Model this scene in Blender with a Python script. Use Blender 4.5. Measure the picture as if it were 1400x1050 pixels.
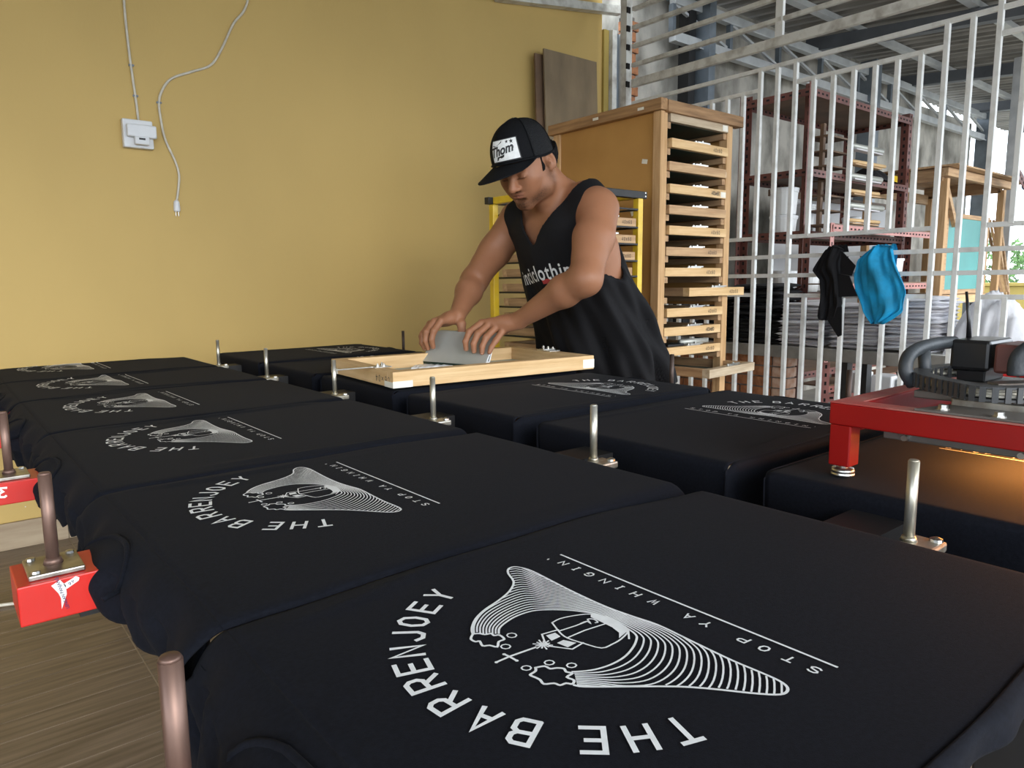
import bpy, bmesh, math, random
import numpy as np
from mathutils import Vector, Matrix, Euler
from mathutils.bvhtree import BVHTree
for o in list(bpy.data.objects): bpy.data.objects.remove(o)
SC = bpy.context.scene; COL = SC.collection
rnd = random.Random(5)
# ------------------------------------------------------------ camera
CZ = 1.12; FPX = 984.0
YAW, PITCH, ROLL = [math.radians(a) for a in (39.221, 8.002, -0.556)]
Fv = np.array([math.sin(YAW)*math.cos(PITCH), math.cos(YAW)*math.cos(PITCH), -math.sin(PITCH)])
R0 = np.array([math.cos(YAW), -math.sin(YAW), 0.0]); U0 = np.cross(R0, Fv)
Rv = R0*math.cos(ROLL)+U0*math.sin(ROLL); Uv = -R0*math.sin(ROLL)+U0*math.cos(ROLL)
cam = bpy.data.cameras.new('camera'); camo = bpy.data.objects.new('camera', cam); COL.objects.link(camo)
M = Matrix.Identity(4)
for i in range(3): M[i][0] = Rv[i]; M[i][1] = Uv[i]; M[i][2] = -Fv[i]
M[2][3] = CZ
camo.matrix_world = M
cam.sensor_width = 36; cam.lens = FPX*36/1400; cam.clip_start = .02; cam.clip_end = 200
SC.camera = camo
# ------------------------------------------------------------ world, light, exposure
W = bpy.data.worlds.new('world'); SC.world = W; W.use_nodes = True
wn = W.node_tree.nodes; wl = W.node_tree.links; bg = wn['Background']
tc = wn.new('ShaderNodeTexCoord'); sep = wn.new('ShaderNodeSeparateXYZ'); cr = wn.new('ShaderNodeValToRGB')
wl.new(tc.outputs['Generated'], sep.inputs[0]); wl.new(sep.outputs['Z'], cr.inputs[0]); wl.new(cr.outputs[0], bg.inputs[0])
cr.color_ramp.elements[0].position = 0.0; cr.color_ramp.elements[0].color = (.80,.86,.93,1)
e_ = cr.color_ramp.elements.new(.35); e_.color = (.97,.985,1,1)
cr.color_ramp.elements[1].position = 0.8; cr.color_ramp.elements[1].color = (.74,.87,1,1)
bg.inputs[1].default_value = 3.7
sd = bpy.data.lights.new('sun', 'SUN'); sd.energy = 1.7; sd.angle = math.radians(32); sd.color = (1,.96,.9)
so = bpy.data.objects.new('sun', sd); COL.objects.link(so)
so.rotation_euler = Vector((.10,.80,-.30)).to_track_quat('-Z','Y').to_euler()
so.location = (0,-6,6)
SC.view_settings.view_transform = 'Standard'; SC.view_settings.look = 'None'
SC.view_settings.gamma = 1; SC.view_settings.use_curve_mapping = False
SC.view_settings.exposure = 0.42
# heat lamp light of the curing unit
hl = bpy.data.lights.new('heat_lamp_light', 'AREA'); hl.shape = 'RECTANGLE'; hl.size = .30; hl.size_y = .34
hl.energy = 7.0; hl.color = (1,.36,.07)
ho = bpy.data.objects.new('heat_lamp_light', hl); COL.objects.link(ho); ho.location = (1.27,.20,.908)

# ------------------------------------------------------------ helpers
def ray(x, y): return (Fv*FPX + Rv*(x-700) - Uv*(y-525))/FPX
def onx(x, y, X): d = ray(x, y); return Vector((X, d[1]*X/d[0], CZ+d[2]*X/d[0]))
def ony(x, y, Y): d = ray(x, y); return Vector((d[0]*Y/d[1], Y, CZ+d[2]*Y/d[1]))
def onz(x, y, z): d = ray(x, y); k = (z-CZ)/d[2]; return Vector((d[0]*k, d[1]*k, z))

def nt(name):
    m = bpy.data.materials.new(name); m.use_nodes = True
    return m, m.node_tree.nodes, m.node_tree.links, m.node_tree.nodes['Principled BSDF']
def mat(name, c, rough=.6, metal=0, var=.12, scale=20, bump=0, bscale=60, spec=.5, stretch=(1,1,1), c2=None, sheen=0, detail=4, trans=0, emit=None, estr=1, contrast=(.35,.65)):
    m, n, l, b = nt(name)
    b.inputs['Roughness'].default_value = rough; b.inputs['Metallic'].default_value = metal
    b.inputs['Specular IOR Level'].default_value = spec
    if sheen: b.inputs['Sheen Weight'].default_value = sheen; b.inputs['Sheen Roughness'].default_value = .5
    if trans: b.inputs['Transmission Weight'].default_value = trans
    t = n.new('ShaderNodeTexCoord'); mp = n.new('ShaderNodeMapping'); mp.inputs['Scale'].default_value = stretch
    l.new(t.outputs['Object'], mp.inputs[0])
    no = n.new('ShaderNodeTexNoise'); no.inputs['Scale'].default_value = scale; no.inputs['Detail'].default_value = detail
    l.new(mp.outputs[0], no.inputs['Vector'])
    r = n.new('ShaderNodeValToRGB'); l.new(no.outputs['Fac'], r.inputs[0])
    if c2 is None: c2 = tuple(max(0, x*(1-2*var)) for x in c)
    r.color_ramp.elements[0].color = (*c2, 1); r.color_ramp.elements[1].color = (*c, 1)
    r.color_ramp.elements[0].position = contrast[0]; r.color_ramp.elements[1].position = contrast[1]
    l.new(r.outputs[0], b.inputs['Base Color'])
    if bump:
        n2 = n.new('ShaderNodeTexNoise'); n2.inputs['Scale'].default_value = bscale; n2.inputs['Detail'].default_value = 3
        l.new(mp.outputs[0], n2.inputs['Vector'])
        bp = n.new('ShaderNodeBump'); bp.inputs['Strength'].default_value = bump; bp.inputs['Distance'].default_value = .01
        l.new(n2.outputs['Fac'], bp.inputs['Height']); l.new(bp.outputs[0], b.inputs['Normal'])
    if emit:
        b.inputs['Emission Color'].default_value = (*emit, 1); b.inputs['Emission Strength'].default_value = estr
    return m
def wood(name, c, c2, ax=0, rough=.65):
    st = [14, 14, 14]; st[ax] = 1.2
    return mat(name, c, rough, scale=3.5, stretch=st, c2=c2, bump=.25, bscale=8, spec=.3, contrast=(.3,.7))

MT = {}
MT['wall'] = mat('yellow_wall_paint', (.60,.42,.145), .62, var=.05, scale=1.3, bump=.05, bscale=90, stretch=(1,1,.5), spec=.35)
MT['concrete'] = mat('raw_concrete_render', (.56,.53,.47), .85, scale=4.2, c2=(.20,.19,.165), bump=.9, bscale=11, detail=12, spec=.2, contrast=(.36,.62), stretch=(1,1,.6))
MT['plaster_white'] = mat('pale_plaster', (.6,.6,.58), .8, scale=3, c2=(.42,.42,.41), bump=.2, bscale=20)
MT['cloth'] = mat('black_cotton', (.0070,.0082,.0130), .85, var=.16, scale=260, bump=.16, bscale=1300, spec=.09, sheen=.012, detail=2)
MT['clothrib'] = mat('black_rib_knit', (.013,.0135,.017), .78, var=.2, scale=300, bump=.5, bscale=500, spec=.25, stretch=(1,.2,1))
MT['tank'] = mat('black_jersey', (.0075,.0075,.009), .8, var=.1, scale=120, bump=.15, bscale=600, spec=.22)
MT['ink'] = mat('white_plastisol_ink', (.88,.91,.93), .42, var=.05, scale=90, spec=.5)
MT['inkwet'] = mat('wet_white_ink', (.85,.88,.90), .15, var=.03, scale=60, spec=.6)
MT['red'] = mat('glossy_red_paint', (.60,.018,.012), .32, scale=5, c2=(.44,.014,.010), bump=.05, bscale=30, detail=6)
MT['redunlit'] = mat('glossy_red_paint_unlit', (.30,.006,.005), .34, spec=.35, scale=5, c2=(.23,.005,.004), bump=.05, bscale=30, detail=6)  # glossy red darkened in colour for the heater's unlit front
MT['redworn'] = mat('worn_red_paint', (.50,.022,.014), .42, scale=9, c2=(.26,.03,.022), detail=8, contrast=(.3,.55))
MT['steel'] = mat('bare_steel', (.55,.54,.50), .35, 1, scale=40, c2=(.30,.28,.25), detail=6)
MT['galv'] = mat('galvanised_pin', (.62,.61,.56), .38, .85, scale=60, c2=(.42,.38,.28), detail=6, stretch=(1,1,.3))
MT['rustpin'] = mat('browned_steel_pin', (.22,.135,.105), .42, .55, scale=50, c2=(.12,.07,.055), detail=6, stretch=(1,1,.3))
MT['darkpin'] = mat('dark_steel_pin', (.085,.06,.05), .5, .6, scale=50, detail=6)
MT['bolt'] = mat('zinc_bolt', (.75,.74,.70), .3, 1, scale=40, var=.15)
MT['blacksteel'] = mat('black_painted_steel', (.012,.012,.013), .5, var=.2, scale=20)
MT['blackplastic'] = mat('black_plastic', (.012,.012,.013), .28, var=.1, scale=20)
MT['foam'] = mat('dark_grey_foam_grip', (.040,.047,.054), .5, var=.15, scale=30, bump=.1, bscale=300)
MT['chain'] = mat('charcoal_nylon_chain', (.045,.047,.05), .45, var=.15, scale=60)
MT['greyplate'] = mat('grey_steel_plate', (.17,.155,.14), .45, .4, var=.15, scale=14)
MT['greyred'] = mat('greyish_red_paint', (.34,.19,.155), .6, scale=14, c2=(.40,.06,.05), detail=6)  # greyer, blotchy red for the strips along the beam tops
MT['alu'] = mat('brushed_aluminium', (.50,.51,.47), .42, .35, scale=12, c2=(.44,.45,.41), detail=6)
MT['rubber'] = mat('dark_green_rubber', (.012,.035,.025), .4, var=.2, scale=40)
MT['pine'] = wood('fresh_pine', (.74,.52,.28), (.58,.37,.17), 0)
MT['pine_y'] = wood('fresh_pine_crosswise', (.74,.52,.28), (.58,.37,.17), 1)
MT['oldpine'] = wood('handled_pine', (.60,.40,.22), (.38,.23,.12), 0)
MT['oldpine_y'] = wood('handled_pine_crosswise', (.50,.32,.17), (.27,.16,.085), 1)
MT['greypine'] = wood('ink_greyed_pine', (.56,.46,.33), (.38,.29,.19), 0)
MT['post'] = wood('pine_post', (.62,.40,.21), (.46,.27,.12), 2)
MT['toprail'] = wood('dark_old_board', (.40,.235,.115), (.16,.085,.04), 0)
MT['toprail_y'] = wood('dark_old_board_side', (.44,.255,.12), (.22,.12,.055), 1)
MT['panel'] = mat('varnished_orange_plywood', (.50,.27,.085), .42, scale=2.2, c2=(.38,.19,.055), detail=7, spec=.4)
MT['ply'] = mat('weathered_plywood', (.30,.225,.135), .8, scale=5, c2=(.19,.14,.085), detail=9, stretch=(1,1,.35), bump=.2)
MT['screengreen'] = mat('dark_green_emulsion_mesh', (.010,.060,.055), .4, var=.3, scale=6)
MT['screengrey'] = mat('grey_green_screen_mesh', (.33,.42,.40), .35, var=.15, scale=6)
MT['teal'] = mat('teal_emulsion', (.07,.33,.31), .5, var=.08, scale=3)
MT['yellowsteel'] = mat('yellow_painted_steel', (.80,.55,.03), .3, scale=12, c2=(.62,.40,.02))
MT['white'] = mat('white_gate_paint', (.74,.75,.73), .42, scale=16, c2=(.55,.55,.52), detail=8, contrast=(.25,.5))
MT['whitedirty'] = mat('soiled_white_paint', (.66,.66,.62), .5, scale=14, c2=(.40,.38,.34), detail=9, contrast=(.3,.55))
MT['whiteplastic'] = mat('white_plastic', (.72,.74,.76), .35, var=.04, scale=10)
MT['cable'] = mat('off_white_cable', (.66,.62,.52), .45, var=.08, scale=30)
MT['frosted'] = mat('translucent_white_plastic', (.78,.80,.80), .4, var=.06, scale=10)
MT['angle'] = mat('brown_slotted_angle', (.17,.055,.042), .5, scale=8, var=.2)
MT['anglelit'] = mat('lit_pink_slotted_angle', (.50,.20,.17), .5, scale=8, var=.12)  # pinker copy of the brown angle, light on front faces put into colour
MT['hole'] = mat('dark_slot', (.01,.008,.008), .9, var=.1)
MT['shelfboard'] = mat('brown_shelf_board', (.20,.12,.07), .6, var=.2, scale=5)
MT['greysteel'] = mat('blue_grey_steel', (.24,.28,.32), .45, .3, scale=5, var=.18)
MT['trussgrey'] = mat('galvanised_truss', (.66,.68,.68), .4, .15, scale=6, c2=(.50,.52,.53))
MT['roofsheet'] = mat('grey_corrugated_sheet', (.30,.28,.25), .6, .2, scale=3, c2=(.20,.19,.17), detail=6)
MT['roofbeam'] = mat('dark_blue_grey_beam', (.17,.185,.205), .5, .2, var=.15, scale=4)
MT['ceiling'] = mat('grey_ceiling_board', (.26,.25,.23), .9, var=.08, scale=3)
MT['brick'] = mat('orange_brick', (.46,.20,.09), .85, scale=22, c2=(.28,.11,.05), bump=.5, bscale=40, detail=6)
MT['bricklit'] = mat('lit_end_brick', (.60,.42,.32), .85, scale=18, c2=(.46,.22,.12), bump=.5, bscale=40, detail=6)  # paler brick for the pier end, brightness of the lit face painted in
MT['mortar'] = mat('grey_mortar', (.25,.23,.21), .95, scale=30, var=.2, bump=.4)
MT['slab'] = mat('grey_concrete_slab', (.30,.28,.25), .7, scale=7, var=.2, bump=.2)
MT['bag'] = mat('glossy_clear_bagged_black', (.02,.021,.026), .12, scale=30, c2=(.012,.012,.014), bump=.9, bscale=18, spec=.8)
MT['blackshirt'] = mat('folded_black_cotton', (.016,.016,.019), .8, var=.2, scale=40)
MT['greyshirt'] = mat('folded_pale_grey_cotton', (.62,.60,.62), .8, var=.06, scale=14, bump=.2, bscale=30)
MT['whiteshirt'] = mat('folded_white_cotton', (.74,.74,.78), .8, var=.06, scale=14, bump=.2, bscale=30)
MT['blue'] = mat('bright_blue_rag', (.010,.34,.66), .75, scale=9, c2=(.010,.20,.36), spec=.3, bump=.2, bscale=60)
MT['paper'] = mat('white_paper', (.80,.79,.76), .6, var=.04)
MT['tape'] = mat('masking_tape', (.80,.77,.68), .6, var=.05)
MT['label_ink'] = mat('black_marker', (.012,.012,.014), .5, var=.1)
MT['label_blue'] = mat('navy_print', (.02,.03,.12), .5, var=.1)
MT['pink'] = mat('pink_ink_pot', (.85,.10,.20), .35, var=.05)
MT['lime'] = mat('yellow_ink_pot', (.80,.78,.04), .35, var=.05)
MT['green'] = mat('green_ink_pot', (.03,.24,.15), .35, var=.05)
MT['orange'] = mat('orange_box', (.85,.22,.05), .5, var=.05)
MT['olive'] = mat('olive_wall_paint', (.42,.31,.08), .8, var=.06, scale=3)
MT['leaf'] = mat('green_leaves', (.10,.22,.05), .7, var=.3, scale=3)
MT['outground'] = mat('yard_paving', (.27,.265,.25), .9, var=.1, scale=1)
MT['annexfloor'] = mat('grey_cement_floor', (.36,.34,.31), .8, var=.15, scale=2)
MT['greyboard'] = mat('pale_grey_board', (.58,.59,.61), .5, var=.05, scale=2)
MT['heat'] = mat('glowing_quartz_tube', (1,.4,.1), .4, emit=(1,.32,.05), estr=14, var=.02)
MT['patch'] = mat('white_woven_patch', (.78,.79,.78), .8, var=.06, scale=80)
MT['capcloth'] = mat('black_cap_twill', (.0050,.0055,.0070), .8, var=.15, scale=200, bump=.3, bscale=600, spec=.15)
MT['hair'] = mat('black_hair', (.004,.0035,.0035), .8, var=.3, scale=60, stretch=(1,1,.2), bump=.3, bscale=100, spec=.12)
MT['denim'] = mat('dark_denim', (.02,.024,.035), .85, var=.2, scale=60)
MT['shoe'] = mat('black_shoe', (.012,.012,.012), .5, var=.1)
MT['magenta'] = mat('flowered_rag', (.55,.40,.50), .8, scale=40, c2=(.10,.05,.10))
MT['stickred'] = mat('red_print', (.45,.05,.05), .5, var=.05)
# floor plank material, tone varies per piece
def plankmat():
    m, n, l, b = nt('wood_look_tile')
    b.inputs['Roughness'].default_value = .36
    oi = n.new('ShaderNodeObjectInfo'); t = n.new('ShaderNodeTexCoord'); mp = n.new('ShaderNodeMapping')
    mp.inputs['Scale'].default_value = (2, 26, 2); l.new(t.outputs['Object'], mp.inputs[0])
    ad = n.new('ShaderNodeVectorMath'); ad.operation = 'ADD'; l.new(mp.outputs[0], ad.inputs[0])
    mu = n.new('ShaderNodeMath'); mu.operation = 'MULTIPLY'; mu.inputs[1].default_value = 40; l.new(oi.outputs['Random'], mu.inputs[0])
    l.new(mu.outputs[0], ad.inputs[1])
    no = n.new('ShaderNodeTexNoise'); no.inputs['Scale'].default_value = 2; no.inputs['Detail'].default_value = 8; l.new(ad.outputs[0], no.inputs['Vector'])
    r = n.new('ShaderNodeValToRGB'); l.new(no.outputs['Fac'], r.inputs[0])
    r.color_ramp.elements[0].position = .3; r.color_ramp.elements[0].color = (.115,.083,.055,1)
    r.color_ramp.elements[1].position = .7; r.color_ramp.elements[1].color = (.235,.178,.125,1)
    l.new(r.outputs[0], b.inputs['Base Color'])
    return m
MT['plank'] = plankmat()
MT['grout'] = mat('pale_grout', (.50,.42,.31), .8, var=.1)
MT['skirt'] = mat('wood_look_skirting', (.42,.33,.22), .5, scale=3, c2=(.30,.22,.14), stretch=(1,1,8), detail=6)

class MB:
    def __init__(s): s.v = []; s.f = []
    def add(s, V, F):
        k = len(s.v); s.v += [tuple(p) for p in V]; s.f += [tuple(i+k for i in f) for f in F]
    def box(s, a, b, R=None, o=None):
        x0,y0,z0 = a; x1,y1,z1 = b
        V = [Vector(p) for p in ((x0,y0,z0),(x1,y0,z0),(x1,y1,z0),(x0,y1,z0),(x0,y0,z1),(x1,y0,z1),(x1,y1,z1),(x0,y1,z1))]
        if R is not None: V = [R @ p for p in V]
        if o is not None: V = [p+Vector(o) for p in V]
        s.add(V, [(0,3,2,1),(4,5,6,7),(0,1,5,4),(1,2,6,5),(2,3,7,6),(3,0,4,7)]); return s
    def bar(s, p, q, w, h, up=(0,0,1)):
        p = Vector(p); q = Vector(q); d = (q-p); L = d.length; d.normalize(); u = Vector(up)
        sd = d.cross(u)
        if sd.length < 1e-4: sd = d.cross(Vector((1,0,0)))
        sd.normalize(); u = sd.cross(d)
        V = []
        for c in (p, q):
            for a, b in ((-1,-1),(1,-1),(1,1),(-1,1)): V.append(c+sd*(a*w/2)+u*(b*h/2))
        s.add(V, [(3,2,1,0),(4,5,6,7),(0,1,5,4),(1,2,6,5),(2,3,7,6),(3,0,4,7)]); return s
    def tube(s, P, r, n=8, caps=True, closed=False):
        P = [Vector(p) for p in P]; m = len(P); rr = r if isinstance(r, (list, tuple)) else [r]*m
        k = len(s.v); prev = None
        for i, p in enumerate(P):
            if closed: t = P[(i+1) % m]-P[i-1]
            else: t = P[min(i+1, m-1)]-P[max(i-1, 0)]
            t.normalize()
            if prev is None:
                a = Vector((0,0,1)) if abs(t.z) < .9 else Vector((1,0,0)); u = t.cross(a).normalized()
            else:
                u = (prev - t*prev.dot(t)); u = u.normalized() if u.length > 1e-6 else t.orthogonal().normalized()
            prev = u; w = t.cross(u)
            for j in range(n):
                an = 2*math.pi*j/n; s.v.append(tuple(p+(u*math.cos(an)+w*math.sin(an))*rr[i]))
        for i in range(m if closed else m-1):
            i2 = (i+1) % m
            for j in range(n):
                a = k+i*n+j; b = k+i*n+(j+1) % n; c = k+i2*n+(j+1) % n; d = k+i2*n+j; s.f.append((a,b,c,d))
        if caps and not closed:
            s.f.append(tuple(k+j for j in range(n))[::-1]); s.f.append(tuple(k+(m-1)*n+j for j in range(n)))
        return s
    def lathe(s, prof, o=(0,0,0), n=20):
        k = len(s.v); o = Vector(o)
        for r, z in prof:
            for j in range(n):
                a = 2*math.pi*j/n; s.v.append((o.x+r*math.cos(a), o.y+r*math.sin(a), o.z+z))
        for i in range(len(prof)-1):
            for j in range(n): s.f.append((k+i*n+j, k+i*n+(j+1) % n, k+(i+1)*n+(j+1) % n, k+(i+1)*n+j))
        s.f.append(tuple(k+j for j in range(n))[::-1]); s.f.append(tuple(k+(len(prof)-1)*n+j for j in range(n)))
        return s
    def grid(s, fn, nu, nv, closed_u=False):
        k = len(s.v)
        for i in range(nu):
            for j in range(nv): s.v.append(tuple(fn(i/(nu-(0 if closed_u else 1)), j/(nv-1))))
        for i in range(nu if closed_u else nu-1):
            for j in range(nv-1):
                i2 = (i+1) % nu; s.f.append((k+i*nv+j, k+i2*nv+j, k+i2*nv+j+1, k+i*nv+j+1))
        return s
    def ell(s, c, r, R=None, nu=16, nv=10):
        c = Vector(c); k = len(s.v); R = R or Matrix.Identity(3)
        for i in range(nv+1):
            ph = -math.pi/2+math.pi*i/nv
            for j in range(nu):
                a = 2*math.pi*j/nu
                s.v.append(tuple(c+R@Vector((r[0]*math.cos(ph)*math.cos(a), r[1]*math.cos(ph)*math.sin(a), r[2]*math.sin(ph)))))
        for i in range(nv):
            for j in range(nu): s.f.append((k+i*nu+j, k+i*nu+(j+1) % nu, k+(i+1)*nu+(j+1) % nu, k+(i+1)*nu+j))
        return s
    def prism(s, poly, z0, z1, fn=None):
        n = len(poly); V = [Vector((x,y,z0)) for x,y in poly]+[Vector((x,y,z1)) for x,y in poly]
        if fn: V = [fn(v) for v in V]
        s.add(V, [tuple(range(n))[::-1], tuple(range(n,2*n))]+[(i,(i+1) % n,(i+1) % n+n,i+n) for i in range(n)]); return s
    def mesh(s, name, m, smooth=False):
        me = bpy.data.meshes.new(name); me.from_pydata(s.v, [], s.f); me.validate(); me.update()
        if m: me.materials.append(MT[m] if isinstance(m, str) else m)
        if smooth: me.polygons.foreach_set('use_smooth', [True]*len(me.polygons))
        return me
    def obj(s, name, m, parent=None, smooth=False, bevel=0, **kw):
        return link(name, s.mesh(name, m, smooth), parent, bevel, **kw)
def link(name, me, parent=None, bevel=0, label=None, cat=None, group=None, kind=None, auto=False):
    o = bpy.data.objects.new(name, me); COL.objects.link(o)
    if parent is not None: o.parent = parent; 
    if bevel:
        b = o.modifiers.new('bevel','BEVEL'); b.width = bevel; b.segments = 2; b.limit_method = 'ANGLE'; b.angle_limit = math.radians(40)
    tag(o, label, cat, group, kind)
    return o
def tag(o, label=None, cat=None, group=None, kind=None):
    if label: o['label'] = label
    if cat: o['category'] = cat
    if group: o['group'] = group
    if kind: o['kind'] = kind
    return o
def empty(name, loc, label=None, cat=None, group=None, kind=None, rz=0, rot=None):
    o = bpy.data.objects.new(name, None); COL.objects.link(o); o.location = loc; o.rotation_euler = rot or (0,0,rz); o.empty_display_size = .05
    return tag(o, label, cat, group, kind)
def copy_tree(o, parent=None, label=None):
    c = o.copy(); COL.objects.link(c)
    if parent is not None: c.parent = parent
    if label: c['label'] = label
    for ch in list(o.children): copy_tree(ch, c)
    return c
def sm(a, b, x):
    t = max(0, min(1, (x-a)/(b-a))); return t*t*(3-2*t)
def wob(x, y, s=1.0):
    return (math.sin(x*s*7.1+y*s*3.3+1)+math.sin(x*s*-4.7+y*s*9.2+2.4)+math.sin(x*s*15.1+y*s*-11+.7)*.5+math.sin(x*s*3.1-y*s*17.3)*.4)/2.9
def text_mesh(s, size, bold=0, ex=0, shear=0, res=3, spacing=1.0):
    cu = bpy.data.curves.new('t','FONT'); cu.body = s; cu.size = size; cu.offset = bold; cu.extrude = ex; cu.shear = shear
    cu.resolution_u = res; cu.align_x = 'CENTER'; cu.align_y = 'CENTER'; cu.space_character = spacing
    o = bpy.data.objects.new('t', cu); COL.objects.link(o)
    bpy.context.view_layer.update()
    dg = bpy.context.evaluated_depsgraph_get(); me = bpy.data.meshes.new_from_object(o.evaluated_get(dg))
    bpy.data.objects.remove(o)
    V = [tuple(v.co) for v in me.vertices]; F = [tuple(p.vertices) for p in me.polygons]
    return V, F
# simple hand-lettered stroke alphabet, unit box
GL = {'T':[[(0,1),(1,1)],[(.5,1),(.5,0)]],'H':[[(0,0),(0,1)],[(1,0),(1,1)],[(0,.5),(1,.5)]],
'E':[[(1,1),(0,1),(0,0),(1,0)],[(0,.52),(.8,.52)]],'B':[[(0,0),(0,1),(.75,1),(.95,.88),(.95,.66),(.75,.54),(0,.52)],[(.75,.54),(1,.42),(1,.12),(.8,0),(0,0)]],
'A':[[(0,0),(.5,1),(1,0)],[(.2,.36),(.8,.36)]],'R':[[(0,0),(0,1),(.8,1),(1,.86),(1,.62),(.8,.48),(0,.46)],[(.5,.46),(1,0)]],
'N':[[(0,0),(0,1),(1,0),(1,1)]],'J':[[(1,1),(1,.2),(.75,0),(.3,0),(0,.2)]],
'O':[[(.5,0),(.15,.12),(0,.5),(.15,.88),(.5,1),(.85,.88),(1,.5),(.85,.12),(.5,0)]],'Y':[[(0,1),(.5,.5),(1,1)],[(.5,.5),(.5,0)]],
'S':[[(1,.85),(.75,1),(.25,1),(0,.8),(.1,.6),(.9,.4),(1,.2),(.75,0),(.25,0),(0,.15)]],'P':[[(0,0),(0,1),(.8,1),(1,.86),(1,.6),(.8,.46),(0,.46)]],
'W':[[(0,1),(.25,0),(.5,.8),(.75,0),(1,1)]],'I':[[(.5,0),(.5,1)],[(.2,1),(.8,1)],[(.2,0),(.8,0)]],
'G':[[(1,.85),(.7,1),(.3,1),(0,.7),(0,.3),(.3,0),(.75,0),(1,.2),(1,.48),(.6,.48)]],"'":[[(.4,1),(.55,.7)]],
'3':[[(0,1),(1,1),(.45,.6),(.95,.4),(.95,.12),(.7,0),(.2,0),(0,.12)]],'4':[[(.8,0),(.8,1),(0,.3),(1,.3)]],'0':[[(.5,0),(.1,.2),(.1,.8),(.5,1),(.9,.8),(.9,.2),(.5,0)]],
'6':[[(.9,.9),(.5,1),(.1,.6),(.1,.2),(.5,0),(.9,.2),(.85,.5),(.5,.6),(.12,.4)]],'x':[[(0,0),(1,.8)],[(0,.8),(1,0)]],'2':[[(0,.8),(.3,1),(.8,1),(1,.75),(0,0),(1,0)]]}
def ribbon(mb, P, w, fn, closed=False):
    """flat stroke of width w through 2-D points, mapped by fn to 3-D"""
    P = [Vector((p[0], p[1])) for p in P]; m = len(P)
    if m < 2: return
    k = len(mb.v)
    for i in range(m):
        if closed: a = P[i]-P[i-1]; b = P[(i+1) % m]-P[i]
        else: a = P[i]-P[max(i-1,0)]; b = P[min(i+1,m-1)]-P[i]
        if a.length > 1e-9: a.normalize()
        if b.length > 1e-9: b.normalize()
        t = a+b
        if t.length < 1e-6: t = b if b.length else a
        t.normalize(); nrm = Vector((-t.y, t.x)); ref = b if b.length > .5 else a
        c = max(.55, abs(t.dot(ref)))
        ww = w/2/c
        p = P[i]
        if not closed and i == 0: p = p-t*w*.3
        if not closed and i == m-1: p = p+t*w*.3
        mb.v.append(tuple(fn(p.x+nrm.x*ww, p.y+nrm.y*ww))); mb.v.append(tuple(fn(p.x-nrm.x*ww, p.y-nrm.y*ww)))
    for i in range(m if closed else m-1):
        i2 = (i+1) % m; mb.f.append((k+2*i, k+2*i+1, k+2*i2+1, k+2*i2))
def glyph(mb, ch, cx, cy, w, h, ang, t, fn, slant=0):
    ca, sa = math.cos(ang), math.sin(ang)
    for st in GL.get(ch, []):
        Q = []
        for x, y in st:
            a = (x-.5)*w + slant*(y-.5)*h; b = (y-.5)*h; Q.append((cx+a*ca-b*sa, cy+a*sa+b*ca))
        ribbon(mb, Q, t, fn)
def dense(P, step):
    out = []
    for a, b in zip(P[:-1], P[1:]):
        a = Vector(a); b = Vector(b); n = max(1, int((b-a).length/step))
        for i in range(n): out.append(a.lerp(b, i/n))
    out.append(Vector(P[-1])); return out
def smooth_line(P, n=5):
    """Catmull-Rom through 2-D/3-D points"""
    P = [Vector(p) for p in P]; out = []
    for i in range(len(P)-1):
        p0 = P[max(i-1,0)]; p1 = P[i]; p2 = P[i+1]; p3 = P[min(i+2,len(P)-1)]
        for k in range(n):
            t = k/n; out.append(.5*((2*p1)+(p2-p0)*t+(2*p0-5*p1+4*p2-p3)*t*t+(3*p1-p0-3*p2+p3)*t**3))
    out.append(P[-1]); return out
# ------------------------------------------------------------ the room shell
MB().box((-4,-3,-.12),(3.86,3.72,-.0016)).obj('floor','grout',kind='structure')
FLOOR = bpy.data.objects['floor']
pk = MB().box((.0018,.0018,-.0015),(.5982,.0982,0)).mesh('plank','plank')
far = MB()
for i in range(-7, 8):
    for j in range(-30, 38):
        x = .42+i*.6-.6; y = j*.1-.02
        if x+.6 > 3.86 or y+.1 > 3.72: continue
        if -1.6 < x < 1.7 and 0.0 <= y+.1:
            o = link('plank', pk, FLOOR); o.location = (x,y,0)
        else: far.box((x+.0018,y+.0018,-.0015),(x+.5982,y+.0982,0))
far.obj('plank_field','plank',FLOOR,kind='stuff')
wb = MB().box((-4,3.7,0),(3.86,3.82,3.3)).obj('wall_back','wall',kind='structure')
MB().box((-4.02,-3,3.04),(3.76,3.82,3.14)).obj('ceiling','ceiling',kind='structure')
MB().box((-4.12,1.0,0),(-4,3.82,3.3)).obj('wall_left','wall',kind='structure')
bs = tag(MB().box((-4,3.69,0),(3.86,3.70,.115)).obj('baseboard_back','grout'),kind='structure')
tl = MB().box((.0015,3.678,.001),(.5985,3.69,.118)).mesh('skirting_tile','skirt')
for i in range(-7,6):
    x = .42+i*.6
    if x+.6 < 3.86:
        o = link('skirting_tile', tl, bs); o.location = (x,0,0)
# paint spatter low on the wall
sp = MB()
for k in range(26):
    x = .10+rnd.random()*.30; z = .17+rnd.random()*.24; r = .0015+rnd.random()*.003
    sp.lathe([(r*.2,0),(r,.0004)],(0,0,0),6)
    for q in range(len(sp.v)-12, len(sp.v)):
        a,b,c = sp.v[q]; sp.v[q] = (x+a, 3.6992-c, z+b*1.3)
sp.obj('paint_spatter','paper',wb,kind='stuff')
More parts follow.
